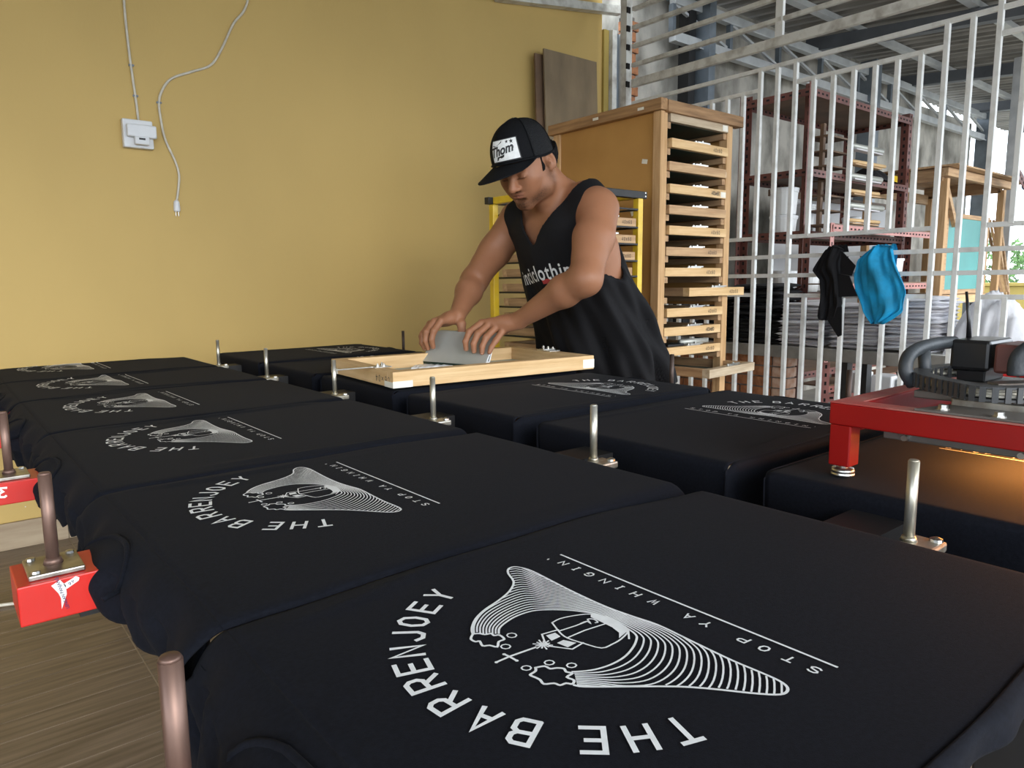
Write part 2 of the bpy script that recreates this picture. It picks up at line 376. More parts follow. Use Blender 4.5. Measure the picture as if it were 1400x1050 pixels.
# steel beam, jamb pieces and panels at the end of the yellow wall
MB().bar((2.9,3.66,2.85),(4.0,3.66,3.0),.06,.05).obj('trim_1','whitedirty',kind='structure')
j = empty('trim_2',(3.86,3.7,0),kind='structure')
MB().box((0,-.02,0),(.05,.1,2.86)).obj('jamb_strip','olive',j)
MB().box((.055,-.05,0),(.10,.1,2.86)).obj('jamb_post','whitedirty',j)
MB().box((.11,-.01,0),(.16,.1,2.86)).obj('sliding_panel','greysteel',j)
MB().box((.17,-.04,0),(.20,.1,2.86)).obj('jamb_edge','trussgrey',j)
# annex wall of raw render with truss, column, roof
MB().box((4.1,3.75,0),(9.2,3.95,3.34)).obj('wall_annex','concrete',kind='structure')
MB().box((9.2,3.75,0),(10.85,3.95,3.12)).obj('wall_annex_end','concrete',kind='structure')
MB().box((3.86,-4,-.12),(14,3.95,-.002)).obj('floor_annex','annexfloor',kind='structure')
bp = empty('trim_3',(4.08,3.7,0),kind='structure')
for k in range(40):
    o = MB().box((0,-.03,0),(.10+.03*(k%2),.05,.062)).obj('brick','brick',bp); o.location = (0,0,k*.074+.02)
MB().box((.02,-.015,0),(.10,.06,3.0)).obj('mortar_core','mortar',bp)
tr = empty('roof_truss',(4.5,3.6,2.9),'long galvanised roof truss running along the raw concrete wall','truss')
def P(*a): return tuple(a)
MB().box((0,-.03,-.02),(6.5,.03,.05)).obj('bottom_chord','trussgrey',tr,bevel=.004)
MB().box((0,-.05,-.03),(6.5,-.045,-.02)).obj('chord_lip','trussgrey',tr)
MB().box((0,-.03,.24),(6.5,.03,.31)).obj('top_chord','trussgrey',tr,bevel=.004)
for k in range(9):
    x = k*.72
    MB().box((x-.018,-.02,.05),(x+.018,.02,.24)).obj('upright','greysteel',tr)
    MB().bar((x+.03,0,.24),(x+.68,0,.06),.025,.02).obj('web_bar','trussgrey',tr)
tag(MB().box((4.82,3.5,0),(4.90,3.56,3.28)).box((4.82,3.56,0),(4.83,3.68,3.28)).obj('steel_column','greysteel'),'pale blue grey steel column standing against the concrete wall','column')
tag(MB().box((4.68,3.58,0),(4.76,3.68,3.28)).obj('steel_column','blacksteel'),'dark steel column just left of the pale grey one','column')
tag(MB().box((7.55,3.5,0),(7.68,3.66,3.28)).obj('steel_column','greysteel'),'grey steel column behind the tall brown shelving','column')
ec = empty('steel_column',(10.8,3.6,0),'grey end column where the concrete wall meets the bright sky','column')
MB().box((0,-.08,0),(.02,.08,3.3)).box((.16,-.08,0),(.18,.08,3.3)).box((.02,-.01,0),(.16,.01,3.3)).obj('column_profile','greysteel',ec)
# roof : sheet ribs run front to back, falling towards the camera side
def zr(y): return 3.40-.085*(3.95-y)
roof = empty('ceiling_annex',(0,0,0),kind='structure')
def rf(u,v):
    x = 3.9+u*9.6; y = -4+v*8.2; ph = (x*5.2) % 1
    return (x,y,zr(y)+(.035 if ph < .42 else 0))
g = MB(); n = 400
k = 0
for i in range(n+1):
    x = 3.9+9.6*i/n; ph = (x*6.5) % 1; dz = .03*(sm(0,.14,ph)-sm(.5,.64,ph))
    for y in (-1.3,4.2): g.v.append((x,y,zr(y)+dz))
for i in range(n): g.f.append((2*i,2*i+2,2*i+3,2*i+1))
so_ = g.obj('roof_sheet','roofsheet',roof); md = so_.modifiers.new('t','SOLIDIFY'); md.thickness = .004
for y in (3.25,2.3,1.35,.4,-.6): MB().box((3.9,y-.02,zr(y)-.055),(13.5,y+.02,zr(y)-.008)).box((3.9,y+.02,zr(y)-.055),(13.5,y+.045,zr(y)-.05)).obj('purlin','trussgrey',roof)
for x in (4.6,6.6,8.6,10.6,12.6): MB().bar((x,-1.3,zr(-1.3)-.12),(x,3.7,zr(3.7)-.12),.09,.11).obj('rafter','roofbeam',roof)
# yard beyond
tag(MB().box((-40,-40,-.3),(60,60,-.13)).obj('ground','outground'),kind='structure')
ow = tag(MB().box((14.5,-2.0,-.13),(14.8,5.5,.98)).box((14.45,-2.0,.98),(14.85,5.5,1.04)).obj('yard_wall','olive',bevel=.01),'low olive yellow wall in the yard at far right','wall')
for i,(x,y,r) in enumerate([(17.5,5.6,.9),(18.7,2.6,.95),(19.5,-.4,.8)]):
    t = empty('tree',(x,y,-.13),['small round tree in the yard, seen left of the diagonal angle irons','wide green tree in the yard behind the yellow wall','small tree at the far right end of the yard'][i],'tree',group='yard trees')
    MB().tube([(0,0,0),(.05,0,.8),(0,.05,1.3)],[.08,.06,.04],8).obj('trunk','ply',t,smooth=True)
    lf = MB(); rr = random.Random(i)
    for q in range(700):
        d = Vector((rr.gauss(0,1),rr.gauss(0,1),rr.gauss(0,1))).normalized()*r*rr.uniform(.6,1)
        c = Vector((0,0,1.55))+Vector((d.x,d.y,d.z*.75)); a = Vector((rr.gauss(0,1),rr.gauss(0,1),rr.gauss(0,1))).normalized()*.07; b = a.orthogonal().normalized()*.04
        lf.add([c-a,c+b,c+a,c-b],[(0,1,2,3)])
    lf.obj('foliage','leaf',t,kind='stuff')

# ------------------------------------------------------------ white steel fence (plane X = 3.8)
FX = 3.8
fe = empty('steel_fence',(FX,2.0,0),'tall white welded steel bar fence between the print room and the annex','fence')
def fbar(y, z0, z1, w=.022, name='bar', m='white'):
    MB().box((-.012,y-2-w/2,z0),(.012,y-2+w/2,z1)).obj(name,m,fe,bevel=.0015)
def frail(y0, y1, z, h=.022, t=.020, m='white', x=0):
    MB().box((-t/2+x,y0-2,z-h/2),(t/2+x,y1-2,z+h/2)).obj('rail',m,fe,bevel=.0015)
ys = [1.23+.1068*k for k in range(-14,21)]
frail(-1.2,3.36,1.252); frail(-1.2,3.36,1.146); frail(-1.2,3.36,.10,.04)
frail(-1.2,3.36,2.295); frail(-1.2,3.36,2.42,.05,.03,'whitedirty')
for z in (2.535,2.653,2.77,2.885,3.0): frail(2.285,3.36,z,.024,.03,'whitedirty')
frail(-1.2,2.285,2.535,.024,.02,'whitedirty')
for k,y in enumerate(ys):
    q = (k-14) % 9          # 0,1,2 run through; the six between are cut by the window
    if y > 3.36: continue
    if q in (0,1,2) : 
        tall = (abs(y-2.30) < .03) or (abs(y-1.23) < .03)
        fbar(y,.12,3.28 if y < 1.3 and tall else 2.295)
    else:
        fbar(y,.12,1.035); fbar(y,1.36,2.185)
fbar(2.30,2.42,3.28,.045)
for s in range(-1,3):      # short rails closing the six-bar groups
    a = 1.23+.1068*(9*s+2); b = a+.1068*7
    for z in (1.035,1.36,2.185): frail(max(a,-1.2),min(b,3.36),z)
MB().box((-.028,-.028,0),(.028,.028,3.28)).obj('end_post','whitedirty',fe,bevel=.003).location = (0,1.42,0)
for z in (2.535,2.653,2.77,2.885,2.42): MB().box((-.03,1.385,z-.018),(.0,1.395,z+.018)).obj('weld_tab','hole',fe)

# ------------------------------------------------------------ socket and cables on the yellow wall
sk = empty('wall_socket',(.835,3.70,1.80),'white surface wall socket with a plug adapter pushed in','socket')
MB().box((-.062,-.035,-.062),(.062,0,.062)).obj('back_box','whiteplastic',sk,bevel=.005)
MB().box((-.050,-.060,-.018),(.072,-.035,.038)).obj('adapter','whiteplastic',sk,bevel=.006)
MB().box((-.022,-.066,-.050),(.038,-.035,-.014)).obj('adapter_foot','whiteplastic',sk,bevel=.005)
MB().box((-.006,-.0675,-.030),(.02,-.066,-.022)).obj('adapter_slot','label_ink',sk)
c1 = smooth_line([(.818,3.694,3.29),(.81,3.694,2.75),(.83,3.694,2.5),(.825,3.694,2.35),(.83,3.694,2.15),(.842,3.694,1.95),(.846,3.694,1.86)],6)
tag(MB().tube(c1,.0055,8).obj('wall_cable','cable',smooth=True),'off-white cable dropping straight down to the wall socket','cable')
pts = [(1.42,3.10),(1.40,2.8),(1.385,2.55),(1.36,2.45),(1.30,2.37),(1.235,2.24),(1.18,2.16),(1.09,2.115),(1.00,2.07),(.955,2.01),(.938,1.95),(.943,1.86),(.955,1.79),(.990,1.70),(1.003,1.64),(.995,1.57),(.985,1.52)]
pc = empty('plug_cable',(1.0,3.694,1.5),'loose off-white cable snaking down the yellow wall to a bare plug','cable')
MB().tube([(x-1.0,0,z-1.5) for x,z in [tuple(v) for v in smooth_line([(a,b,0) for a,b in pts],5) for v in [(v[0],v[1])]]],.0055,8).obj('cord','cable',pc,smooth=True)
MB().lathe([(.008,.02),(.013,.012),(.015,-.012),(.015,-.028),(.011,-.032)],(-.017,0,.0),12).obj('plug_body','whiteplastic',pc,smooth=False)
for s in (-1,1): MB().tube([(-.017+s*.006,0,-.03),(-.017+s*.006,0,-.052)],.0024,8).obj('plug_pin','bolt',pc)
for i,(x,z,t) in enumerate([(.834,2.10,.004),(.841,1.97,.004),(.938,1.955,.004),(1.378,2.53,.004)]):
    c = MB().box((-.010,-.004,-.004),(.010,.004,.004)).tube([(.009,-.006,0),(.009,.006,0)],.003,6).obj('cable_clip','greysteel'); c.location = (x,3.6935,z)
    tag(c,['clip on the straight cable, upper one','clip on the straight cable just above the socket','clip on the snaking cable level with the socket','clip near the top of the snaking cable'][i],'clip',group='cable clips on the wall')

# ------------------------------------------------------------ press table
YE = [.135,.577,1.068,1.577,2.07,2.52,2.955]
YP = [.311,.788,1.254,1.718,2.19,2.655]        # right-hand pins of the left row
YB = [.385,.870,1.350,1.83,2.30,2.74]          # beams
tb = empty('press_table',(.85,1.5,0),'long red steel screen printing table with cross beams and upright pins','table')
def T(x,y,z): return (x-.85,y-1.5,z)
def tbox(a,b,name,m,par=tb,**k): return MB().box(T(*a),T(*b)).obj(name,m,par,**k)
for i,y in enumerate(YB):
    bm_ = tbox((.047,y-.038,.792 if i!=1 else .785),(.60,y+.038,.8265),'cross_beam','red',bevel=.0015)
    MB().box(T(.60,y-.034,.795),T(1.64,y+.034,.8262)).obj('shade_black_tail','blacksteel',bm_)  # rest of the beam coloured black to stand for shade in the gap
    # left end: plate, welded collar and pin
    MB().box(T(.058,y-.030,.8265),T(.108,y+.030,.8325)).obj('flange','steel',bm_,bevel=.0015)
    MB().lathe([(.0095,0),(.0075,.006)],T(.083,y,.8325),14).tube([T(.083,y,.8325),T(.083,y,.928)],.0063,14).lathe([(.0063,.0),(.0050,.0022),(.001,.003)],T(.083,y,.9279),14).obj('pin','rustpin',bm_,smooth=True)
    for sx,sy in ((-.018,-.022),(.018,.022),(-.018,.022)): MB().lathe([(.0045,0),(.004,.0025),(.001,.003)],T(.083+sx,y+sy,.8325),8).obj('bolt_head','bolt',bm_)
    yy = YP[i]
    MB().lathe([(.009,0),(.0068,.005)],T(.81,yy,.838),14).tube([T(.81,yy,.835),T(.81,yy,.9265)],.0058,14).lathe([(.0058,.0),(.0046,.0016),(.001,.002)],T(.81,yy,.9264),14).obj('pin','galv',bm_,smooth=True)
    MB().box(T(.797,yy-.030,.8265),T(.836,yy+.006,.838)).obj('flange','galv',bm_,bevel=.003)
    MB().lathe([(.007,0),(.0065,.003),(.002,.005)],T(.828,yy-.021,.838),10).obj('bolt_head','bolt',bm_)
for y in (.30,.781,1.289,2.30,2.767):
    MB().tube([T(1.64,y,.80),T(1.64,y,.9145)],.0062,12).obj('outer_pin','darkpin',tb,smooth=True)
    tbox((1.615,y-.03,.79),(1.665,y+.03,.8),'outer_flange','steel')
tbox((.785,.17,.74),(.835,3.0,.791),'spine_beam','blacksteel',bevel=.003)
tbox((.24,.25,.715),(.28,3.0,.755),'side_rail','blacksteel',bevel=.003)
tbox((1.50,-.35,.715),(1.54,3.0,.755),'side_rail','blacksteel',bevel=.003)
tbox((.118,1.0,.712),(.6,1.04,.728),'tie_bar','blacksteel')
for x,y in ((.785,.195),(1.35,.10),(.62,1.5),(1.35,1.5),(.5,2.9),(1.35,2.9)): tbox((x-.025,y-.025,.0),(x+.025,y+.025,.74),'table_leg','blacksteel',bevel=.003)
for y in (1.5,2.9): tbox((.20,y-.02,.675),(1.54,y+.02,.715),'under_tie','blacksteel')
# sticker and painted figure on the beams
st = MB()
def onbeam(y): return lambda a,b: T(a,y,b)
f2 = onbeam(.870-.0387)
st.add([f2(.0755,.8215),f2(.0835,.8255),f2(.0880,.8185),f2(.0880,.809),f2(.0825,.7945),f2(.0828,.806),f2(.081,.812)],[(0,1,2,3,4,5,6)])
st.add([f2(.0860,.8205),f2(.0975,.8258),f2(.1005,.8235),f2(.0995,.8205),f2(.0885,.8145)],[(0,1,2,3,4)])
b2 = [c for c in tb.children if c.name.startswith('cross_beam')][1]; b3 = [c for c in tb.children if c.name.startswith('cross_beam')][2]
st.obj('sticker','paper',b2,label='white torn sticker reading PANJANG')
V,F = text_mesh('LENGAN PANJANG',.0042,bold=.00005)
lt = MB(); f3 = onbeam(.870-.0390)
def place(V,cx,cz,ang,sc=1):
    ca,sa = math.cos(ang),math.sin(ang); return [(cx+(x*ca-y*sa)*sc, cz+(x*sa+y*ca)*sc) for x,y,*_ in V]
lt.add([f3(a,b) for a,b in place(V,.0843,.8115,math.radians(102))],F)
for ch,cx,cz in (('6',.0915,.8195),('4',.0945,.8212)): glyph(lt,ch,cx,cz,.0022,.003,math.radians(205),.0005,lambda a,b: f3(a,b))
lt.obj('sticker_lettering','label_blue',b2)
p3 = MB(); f4 = onbeam(1.35-.0387)
glyph(p3,'3',.070,.812,.009,.014,math.radians(6),.0032,lambda a,b: f4(.14-a,b))
p3.obj('painted_digit','paper',b3,label='white painted figure 3, mirrored')
tag(MB().tube(smooth_line([(-.9,3.35,.008),(-.5,3.25,.008),(-.1,3.12,.008),(.12,3.02,.008),(.3,2.98,.008),(.6,3.1,.008)],6),.006,8).obj('floor_cable','cable',smooth=True),'pale cable lying on the floor left of the press table','cable')

# ------------------------------------------------------------ platens and shirts
PR = {"outer":[[65.8,162.2],[73.3,157.5],[84.0,145.9],[92.3,130.2],[98.6,110.6],[106.9,92.0],[119.6,76.7],[137.7,68.5],[145.9,61.3],[146.3,54.3],[139.8,50.2],[127.1,47.8],[95.9,49.0],[67.0,50.1],[31.0,49.5],[4.0,45.8],[-18.3,42.0],[-54.2,43.4],[-86.6,44.4],[-109.3,43.3],[-123.1,43.3],[-131.0,46.4],[-133.7,53.2],[-130.5,60.3],[-118.5,71.2],[-100.2,85.5],[-82.6,101.6],[-58.9,129.6],[-43.1,148.4],[-37.0,152.7]],"levels":[[[52.7,146.8],[59.2,140.9],[63.7,130.3],[66.4,116.9],[64.9,101.6],[58.4,90.4],[48.1,79.2],[37.8,71.5],[25.4,64.6],[9.9,63.0],[-10.0,65.4],[-17.6,67.8],[-22.0,72.0],[-28.2,82.6],[-33.5,97.0],[-35.0,111.6],[-33.0,125.1],[-28.9,134.7],[-24.0,141.9]],[[54.9,149.3],[62.4,142.7],[68.2,130.7],[71.3,115.1],[69.9,98.7],[61.8,87.9],[50.3,76.6],[39.3,69.0],[26.3,61.8],[9.2,60.5],[-13.1,61.7],[-23.6,64.5],[-29.6,69.5],[-37.2,81.7],[-42.5,96.9],[-43.3,112.0],[-39.4,125.7],[-32.8,135.6],[-26.0,143.8]],[[57.0,151.9],[65.6,144.5],[72.7,131.0],[76.4,113.3],[74.9,95.7],[65.3,85.3],[52.5,73.9],[40.9,66.4],[27.2,59.0],[8.5,58.1],[-16.2,58.1],[-29.6,61.2],[-37.2,67.0],[-46.0,80.9],[-51.3,96.9],[-51.4,112.3],[-45.6,126.2],[-36.6,136.5],[-28.0,145.7]],[[59.2,154.4],[68.8,146.3],[77.3,131.4],[81.5,111.4],[80.1,92.6],[68.8,82.6],[54.8,71.2],[42.4,63.8],[28.1,56.2],[7.8,55.6],[-19.3,54.5],[-35.5,57.9],[-44.6,64.6],[-54.6,80.0],[-59.8,96.9],[-59.4,112.6],[-51.7,126.7],[-40.4,137.4],[-30.0,147.6]],[[61.4,156.9],[72.1,148.1],[81.9,131.8],[86.7,109.5],[85.3,89.5],[72.3,79.9],[57.1,68.5],[43.9,61.2],[29.1,53.4],[7.0,53.1],[-22.4,50.9],[-41.3,54.7],[-51.9,62.3],[-63.0,79.2],[-68.2,96.8],[-67.1,113.0],[-57.8,127.2],[-44.2,138.3],[-31.9,149.5]],[[63.5,159.5],[75.3,150.0],[86.6,132.2],[92.0,107.5],[90.6,86.4],[76.0,77.2],[59.4,65.7],[45.5,58.5],[30.0,50.6],[6.3,50.6],[-25.4,47.2],[-47.1,51.5],[-59.2,60.0],[-71.2,78.4],[-76.3,96.8],[-74.6,113.3],[-63.6,127.6],[-47.9,139.1],[-33.8,151.4]],[[65.7,162.0],[78.6,151.8],[91.3,132.5],[97.4,105.6],[96.1,83.2],[79.6,74.5],[61.8,62.9],[47.1,55.8],[31.0,47.7],[5.6,48.1],[-28.5,43.6],[-52.8,48.3],[-66.3,57.7],[-79.2,77.7],[-84.2,96.8],[-81.9,113.6],[-69.4,128.1],[-51.5,140.0],[-35.7,153.2]],[[67.8,164.6],[81.9,153.7],[96.1,132.9],[102.9,103.5],[101.6,79.9],[83.3,71.7],[64.1,60.1],[48.7,53.1],[31.9,44.8],[4.9,45.5],[-31.6,40.0],[-58.5,45.1],[-73.2,55.4],[-87.1,76.9],[-91.9,96.7],[-89.1,113.9],[-75.1,128.6],[-55.1,140.8],[-37.6,155.0]],[[70.0,167.1],[85.2,155.5],[100.9,133.3],[108.4,101.5],[107.3,76.5],[87.1,68.8],[66.5,57.2],[50.3,50.4],[32.9,41.9],[4.1,43.0],[-34.7,36.4],[-64.1,42.0],[-80.1,53.2],[-94.7,76.2],[-99.5,96.7],[-96.1,114.2],[-80.6,129.0],[-58.7,141.7],[-39.5,156.8]],[[72.2,169.7],[88.5,157.4],[105.8,133.7],[114.1,99.4],[113.1,73.1],[91.0,65.9],[69.0,54.4],[51.9,47.6],[33.9,39.0],[3.4,40.5],[-37.8,32.7],[-69.7,38.9],[-86.9,51.0],[-102.2,75.4],[-106.8,96.7],[-102.9,114.5],[-86.1,129.5],[-62.2,142.5],[-41.3,158.6]],[[74.3,172.2],[91.8,159.2],[110.8,134.1],[119.9,97.3],[119.0,69.6],[94.8,63.0],[71.4,51.4],[53.5,44.8],[34.8,36.0],[2.7,37.9],[-40.8,29.1],[-75.3,35.8],[-93.6,48.8],[-109.6,74.7],[-114.0,96.6],[-109.6,114.8],[-91.4,129.9],[-65.6,143.3],[-43.1,160.3]],[[76.5,174.7],[95.2,161.1],[115.8,134.5],[125.8,95.1],[125.0,66.0],[98.8,60.0],[73.9,48.5],[55.2,42.0],[35.8,33.0],[1.9,35.4],[-43.9,25.5],[-80.8,32.8],[-100.2,46.7],[-116.8,74.0],[-121.0,96.6],[-116.1,115.0],[-96.7,130.3],[-69.0,144.1],[-44.9,162.1]],[[78.7,177.3],[98.6,163.0],[120.9,134.9],[131.8,92.9],[131.1,62.4],[102.8,57.0],[76.4,45.5],[56.8,39.2],[36.8,30.0],[1.2,32.8],[-47.0,21.9],[-86.2,29.8],[-106.7,44.6],[-123.8,73.3],[-127.9,96.6],[-122.5,115.3],[-101.8,130.8],[-72.4,144.9],[-46.7,163.8]],[[80.8,179.8],[101.9,164.9],[126.0,135.4],[137.9,90.7],[137.4,58.7],[106.9,53.9],[79.0,42.4],[58.5,36.3],[37.8,27.0],[0.4,30.2],[-50.1,18.3],[-91.6,26.8],[-113.1,42.6],[-130.7,72.7],[-134.6,96.6],[-128.7,115.6],[-106.9,131.2],[-75.7,145.7],[-48.5,165.5]],[[83.0,182.4],[105.3,166.8],[131.2,135.8],[144.1,88.4],[143.8,54.9],[111.0,50.8],[81.6,39.4],[60.2,33.4],[38.9,23.9],[-0.3,27.7],[-53.1,14.7],[-96.9,23.8],[-119.4,40.5],[-137.4,72.0],[-141.2,96.5],[-134.8,115.8],[-111.8,131.6],[-79.0,146.4],[-50.2,167.2]],[[85.2,184.9],[108.7,168.7],[136.5,136.2],[150.5,86.1],[150.4,51.0],[115.2,47.7],[84.2,36.3],[61.9,30.5],[39.9,20.8],[-1.0,25.1],[-56.2,11.0],[-102.2,20.9],[-125.6,38.5],[-144.1,71.4],[-147.6,96.5],[-140.8,116.1],[-116.7,132.0],[-82.2,147.2],[-51.9,168.9]],[[87.3,187.5],[112.2,170.7],[141.8,136.7],[157.0,83.7],[157.1,47.0],[119.5,44.5],[86.8,33.1],[63.7,27.5],[40.9,17.7],[-1.8,22.5],[-59.3,7.4],[-107.5,18.0],[-131.7,36.6],[-150.5,70.8],[-153.8,96.5],[-146.6,116.3],[-121.5,132.4],[-85.4,147.9],[-53.6,170.5]],[[89.5,190.0],[115.6,172.6],[147.2,137.1],[163.6,81.3],[163.9,43.0],[123.8,41.2],[89.5,29.9],[65.4,24.6],[42.0,14.5],[-2.5,19.8],[-62.4,3.8],[-112.7,15.1],[-137.7,34.6],[-156.9,70.2],[-160.0,96.5],[-152.3,116.6],[-126.2,132.8],[-88.6,148.7],[-55.3,172.2]],[[91.7,192.6],[119.1,174.6],[152.6,137.5],[170.3,78.8],[170.9,38.8],[128.2,37.9],[92.2,26.7],[67.2,21.5],[43.0,11.4],[-3.3,17.2],[-65.4,0.2],[-117.9,12.2],[-143.7,32.7],[-163.1,69.6],[-166.0,96.4],[-157.9,116.8],[-130.8,133.1],[-91.7,149.4],[-57.0,173.8]]],"strokes":{"dome":[[39.0,103.3],[40.1,93.6],[36.2,80.2],[29.8,68.9],[18.5,62.8],[1.5,63.2],[-8.9,66.7],[-14.4,80.8],[-15.5,92.2],[-14.3,102.5],[-0.3,107.7],[12.8,111.1],[22.8,109.7],[39.0,103.3]],"domeline1":[[13.4,110.6],[13.2,92.6],[10.3,71.5]],"domeline2":[[25.4,109.0],[23.3,92.8],[22.7,81.3]],"figure":[[23.3,86.8],[22.9,80.3],[18.1,80.8],[24.9,77.4],[21.7,73.6],[16.4,74.7],[16.7,77.1]],"hull1":[[27.3,107.3],[30.1,122.1],[19.8,128.4],[12.4,129.7],[-1.5,120.1],[0.1,107.0]],"ray":[[18.2,139.1],[20.5,162.3],[20.4,174.4]],"cross":[[25.6,163.2],[20.5,162.3],[12.6,161.9]],"cloud1":[[65.1,162.5],[59.9,168.3],[54.2,168.2],[52.7,165.3],[45.6,167.8],[42.8,163.4],[37.3,160.4],[42.7,154.7],[43.0,149.1],[50.4,147.9],[52.5,151.5],[56.6,151.3],[58.3,156.0],[62.4,158.1],[65.1,162.5]],"cloud2":[[-3.3,157.9],[-6.7,160.8],[-8.0,166.9],[-12.9,166.3],[-17.3,165.9],[-22.8,167.3],[-26.5,161.5],[-30.9,160.0],[-31.8,155.2],[-35.2,152.7],[-32.5,148.6],[-26.6,149.5],[-25.5,143.3],[-21.3,145.2],[-17.3,143.6],[-13.4,146.6],[-11.0,151.0],[-6.0,151.6],[-3.3,157.9]],"inlet":[[-8.9,66.7],[-18.2,76.4]]},"fills":{"lens":[[30.4,68.3],[18.5,62.8],[2.0,62.6],[-8.9,66.7],[-12.5,81.3],[-6.7,74.9],[2.7,72.5],[14.4,72.4],[26.0,72.8]],"win1":[[26.7,121.0],[25.3,112.6],[18.2,113.7],[17.8,123.2]],"win2":[[12.6,122.5],[12.9,115.6],[3.4,111.2],[2.7,120.8]]},"ovals":[[[41.5,138.1],[40.2,140.5],[41.1,143.2],[43.6,144.6],[46.4,143.8],[47.7,141.4],[46.7,138.6],[44.2,137.3],[41.5,138.1]],[[31.2,152.5],[30.0,154.9],[30.9,157.5],[33.3,158.8],[35.9,158.1],[37.1,155.8],[36.2,153.2],[33.8,151.8],[31.2,152.5]],[[-6.9,143.2],[-7.8,145.5],[-6.9,148.0],[-4.6,149.3],[-2.3,148.6],[-1.3,146.3],[-2.2,143.8],[-4.5,142.5],[-6.9,143.2]],[[-19.8,133.7],[-20.7,136.0],[-19.8,138.5],[-17.5,139.8],[-15.3,139.0],[-14.4,136.7],[-15.3,134.2],[-17.6,133.0],[-19.8,133.7]],[[-1.7,160.5],[-2.7,162.7],[-1.8,165.1],[0.5,166.4],[2.8,165.8],[3.8,163.6],[2.9,161.1],[0.6,159.8],[-1.7,160.5]]],"star":[17.8,132.2],"arch":[["T",[-117.9,138.1]],["H",[-103.3,162.0]],["E",[-84.8,184.0]],["B",[-53.5,211.3]],["A",[-26.8,218.8]],["R",[1.3,227.3]],["R",[30.0,227.8]],["E",[54.6,226.4]],["N",[76.2,218.0]],["J",[96.1,205.5]],["O",[113.8,188.1]],["E",[125.8,164.8]],["Y",[137.4,142.3]]],"bottom":[["S",[-131.7,11.7]],["T",[-112.8,11.2]],["O",[-92.9,12.1]],["P",[-75.6,12.3]],["Y",[-42.0,12.8]],["A",[-24.5,12.0]],["W",[10.8,14.7]],["H",[31.1,12.9]],["I",[49.4,12.3]],["N",[67.8,13.5]],["G",[87.3,13.5]],["I",[104.7,13.3]],["N",[122.3,13.7]],["'",[139.1,16.5]]],"line":[[-140.2,-3.5],[140.5,0.5]]}
LV = PR['levels']; PR['levels'] = [[tuple(a[q]+(b[q]-a[q])*fr_ for q in (0,1)) for a,b in zip(LV[k],LV[min(k+1,len(LV)-1)])] for k,fr_ in [(int(m*.72),m*.72-int(m*.72)) for m in range(25)]]
def print_mesh(fn, coarse=False):
    """white artwork as flat strokes; fn maps artwork mm (right, up) to 3-D"""
    mb = MB(); F = lambda a,b: fn(a,b)
    outer = PR['outer']; poly = [Vector(p) for p in smooth_line([(a,b,0) for a,b in outer],3)]
    poly2 = [(p.x,p.y) for p in poly]
    inner0 = smooth_line([(a,b,0) for a,b in PR['levels'][0]],4)
    closed = poly2+[(p.x,p.y) for p in reversed(inner0)]
    def inside(x,y):
        c = False; n = len(closed); j = n-1
        for i in range(n):
            xi,yi = closed[i]; xj,yj = closed[j]
            if (yi > y) != (yj > y) and x < (xj-xi)*(y-yi)/(yj-yi)+xi: c = not c
            j = i
        return c
    ribbon(mb, poly2, 2.1, F)
    for n,lv in enumerate(PR['levels']):
        pl = [(p.x,p.y) for p in smooth_line([(a,b,0) for a,b in lv],4)]
        if n == 0: ribbon(mb, pl, 1.8, F); continue
        run = []
        for p in dense(pl, 2.2):
            if inside(p.x,p.y): run.append((p.x,p.y))
            else:
                if len(run) > 2: ribbon(mb, run, 1.40, F)
                run = []
        if len(run) > 2: ribbon(mb, run, 1.40, F)
    for k,s in PR['strokes'].items():
        s2 = [(p.x,p.y) for p in smooth_line([(a,b,0) for a,b in s],3)] if k in ('cloud1','cloud2','dome','figure') else s
        ribbon(mb, s2, 2.0 if k.startswith('c') or k == 'ray' else 1.5, F)
    for s in PR['fills'].values():
        mb.add([F(*p) for p in s], [tuple(range(len(s)))])
    for s in PR['ovals']: ribbon(mb, s[:-1], 1.2, F, closed=True)
    sx,sy = PR['star']
    for q in range(12):
        a = q*math.pi/6+.2; ribbon(mb, [(sx+1.2*math.cos(a),sy+1.2*math.sin(a)),(sx+(5.5+1.8*(q%2))*math.cos(a),sy+(5.5+1.8*(q%2))*math.sin(a))], 1.3, F)
    mb.add([F(sx+2.6*math.cos(a),sy+2.6*math.sin(a)) for a in [k*math.pi/4 for k in range(8)]],[tuple(range(8))])
    for k in ('ray','cross'):
        for p in (PR['strokes'][k][0],PR['strokes'][k][-1]):
            if k == 'ray' and p == PR['strokes'][k][0]: continue
            mb.add([F(p[0]+1.5*math.cos(a),p[1]+1.5*math.sin(a)) for a in [q*math.pi/3 for q in range(6)]],[tuple(range(6))])
    cx,cy,R_ = 13.84,94.84,135.0
    for (c,p) in PR['arch']:
        a = math.atan2(p[1]-cy,p[0]-cx); glyph(mb, c, cx+R_*math.cos(a), cy+R_*math.sin(a), 14 if c not in 'NJY' else 13, 23.5, a-math.pi/2, 3.7, F)
    for (c,p) in PR['bottom']: glyph(mb, c, p[0], 12.2 if c != "'" else 14, 6.5 if c != 'I' else 4.5, 8.0, 0, 1.6, F, slant=.1)
    ribbon(mb, dense([(-140,-3),(140,-1)],12), 2.2, F)
    return mb
cloth_w = .022
rowR = [0]
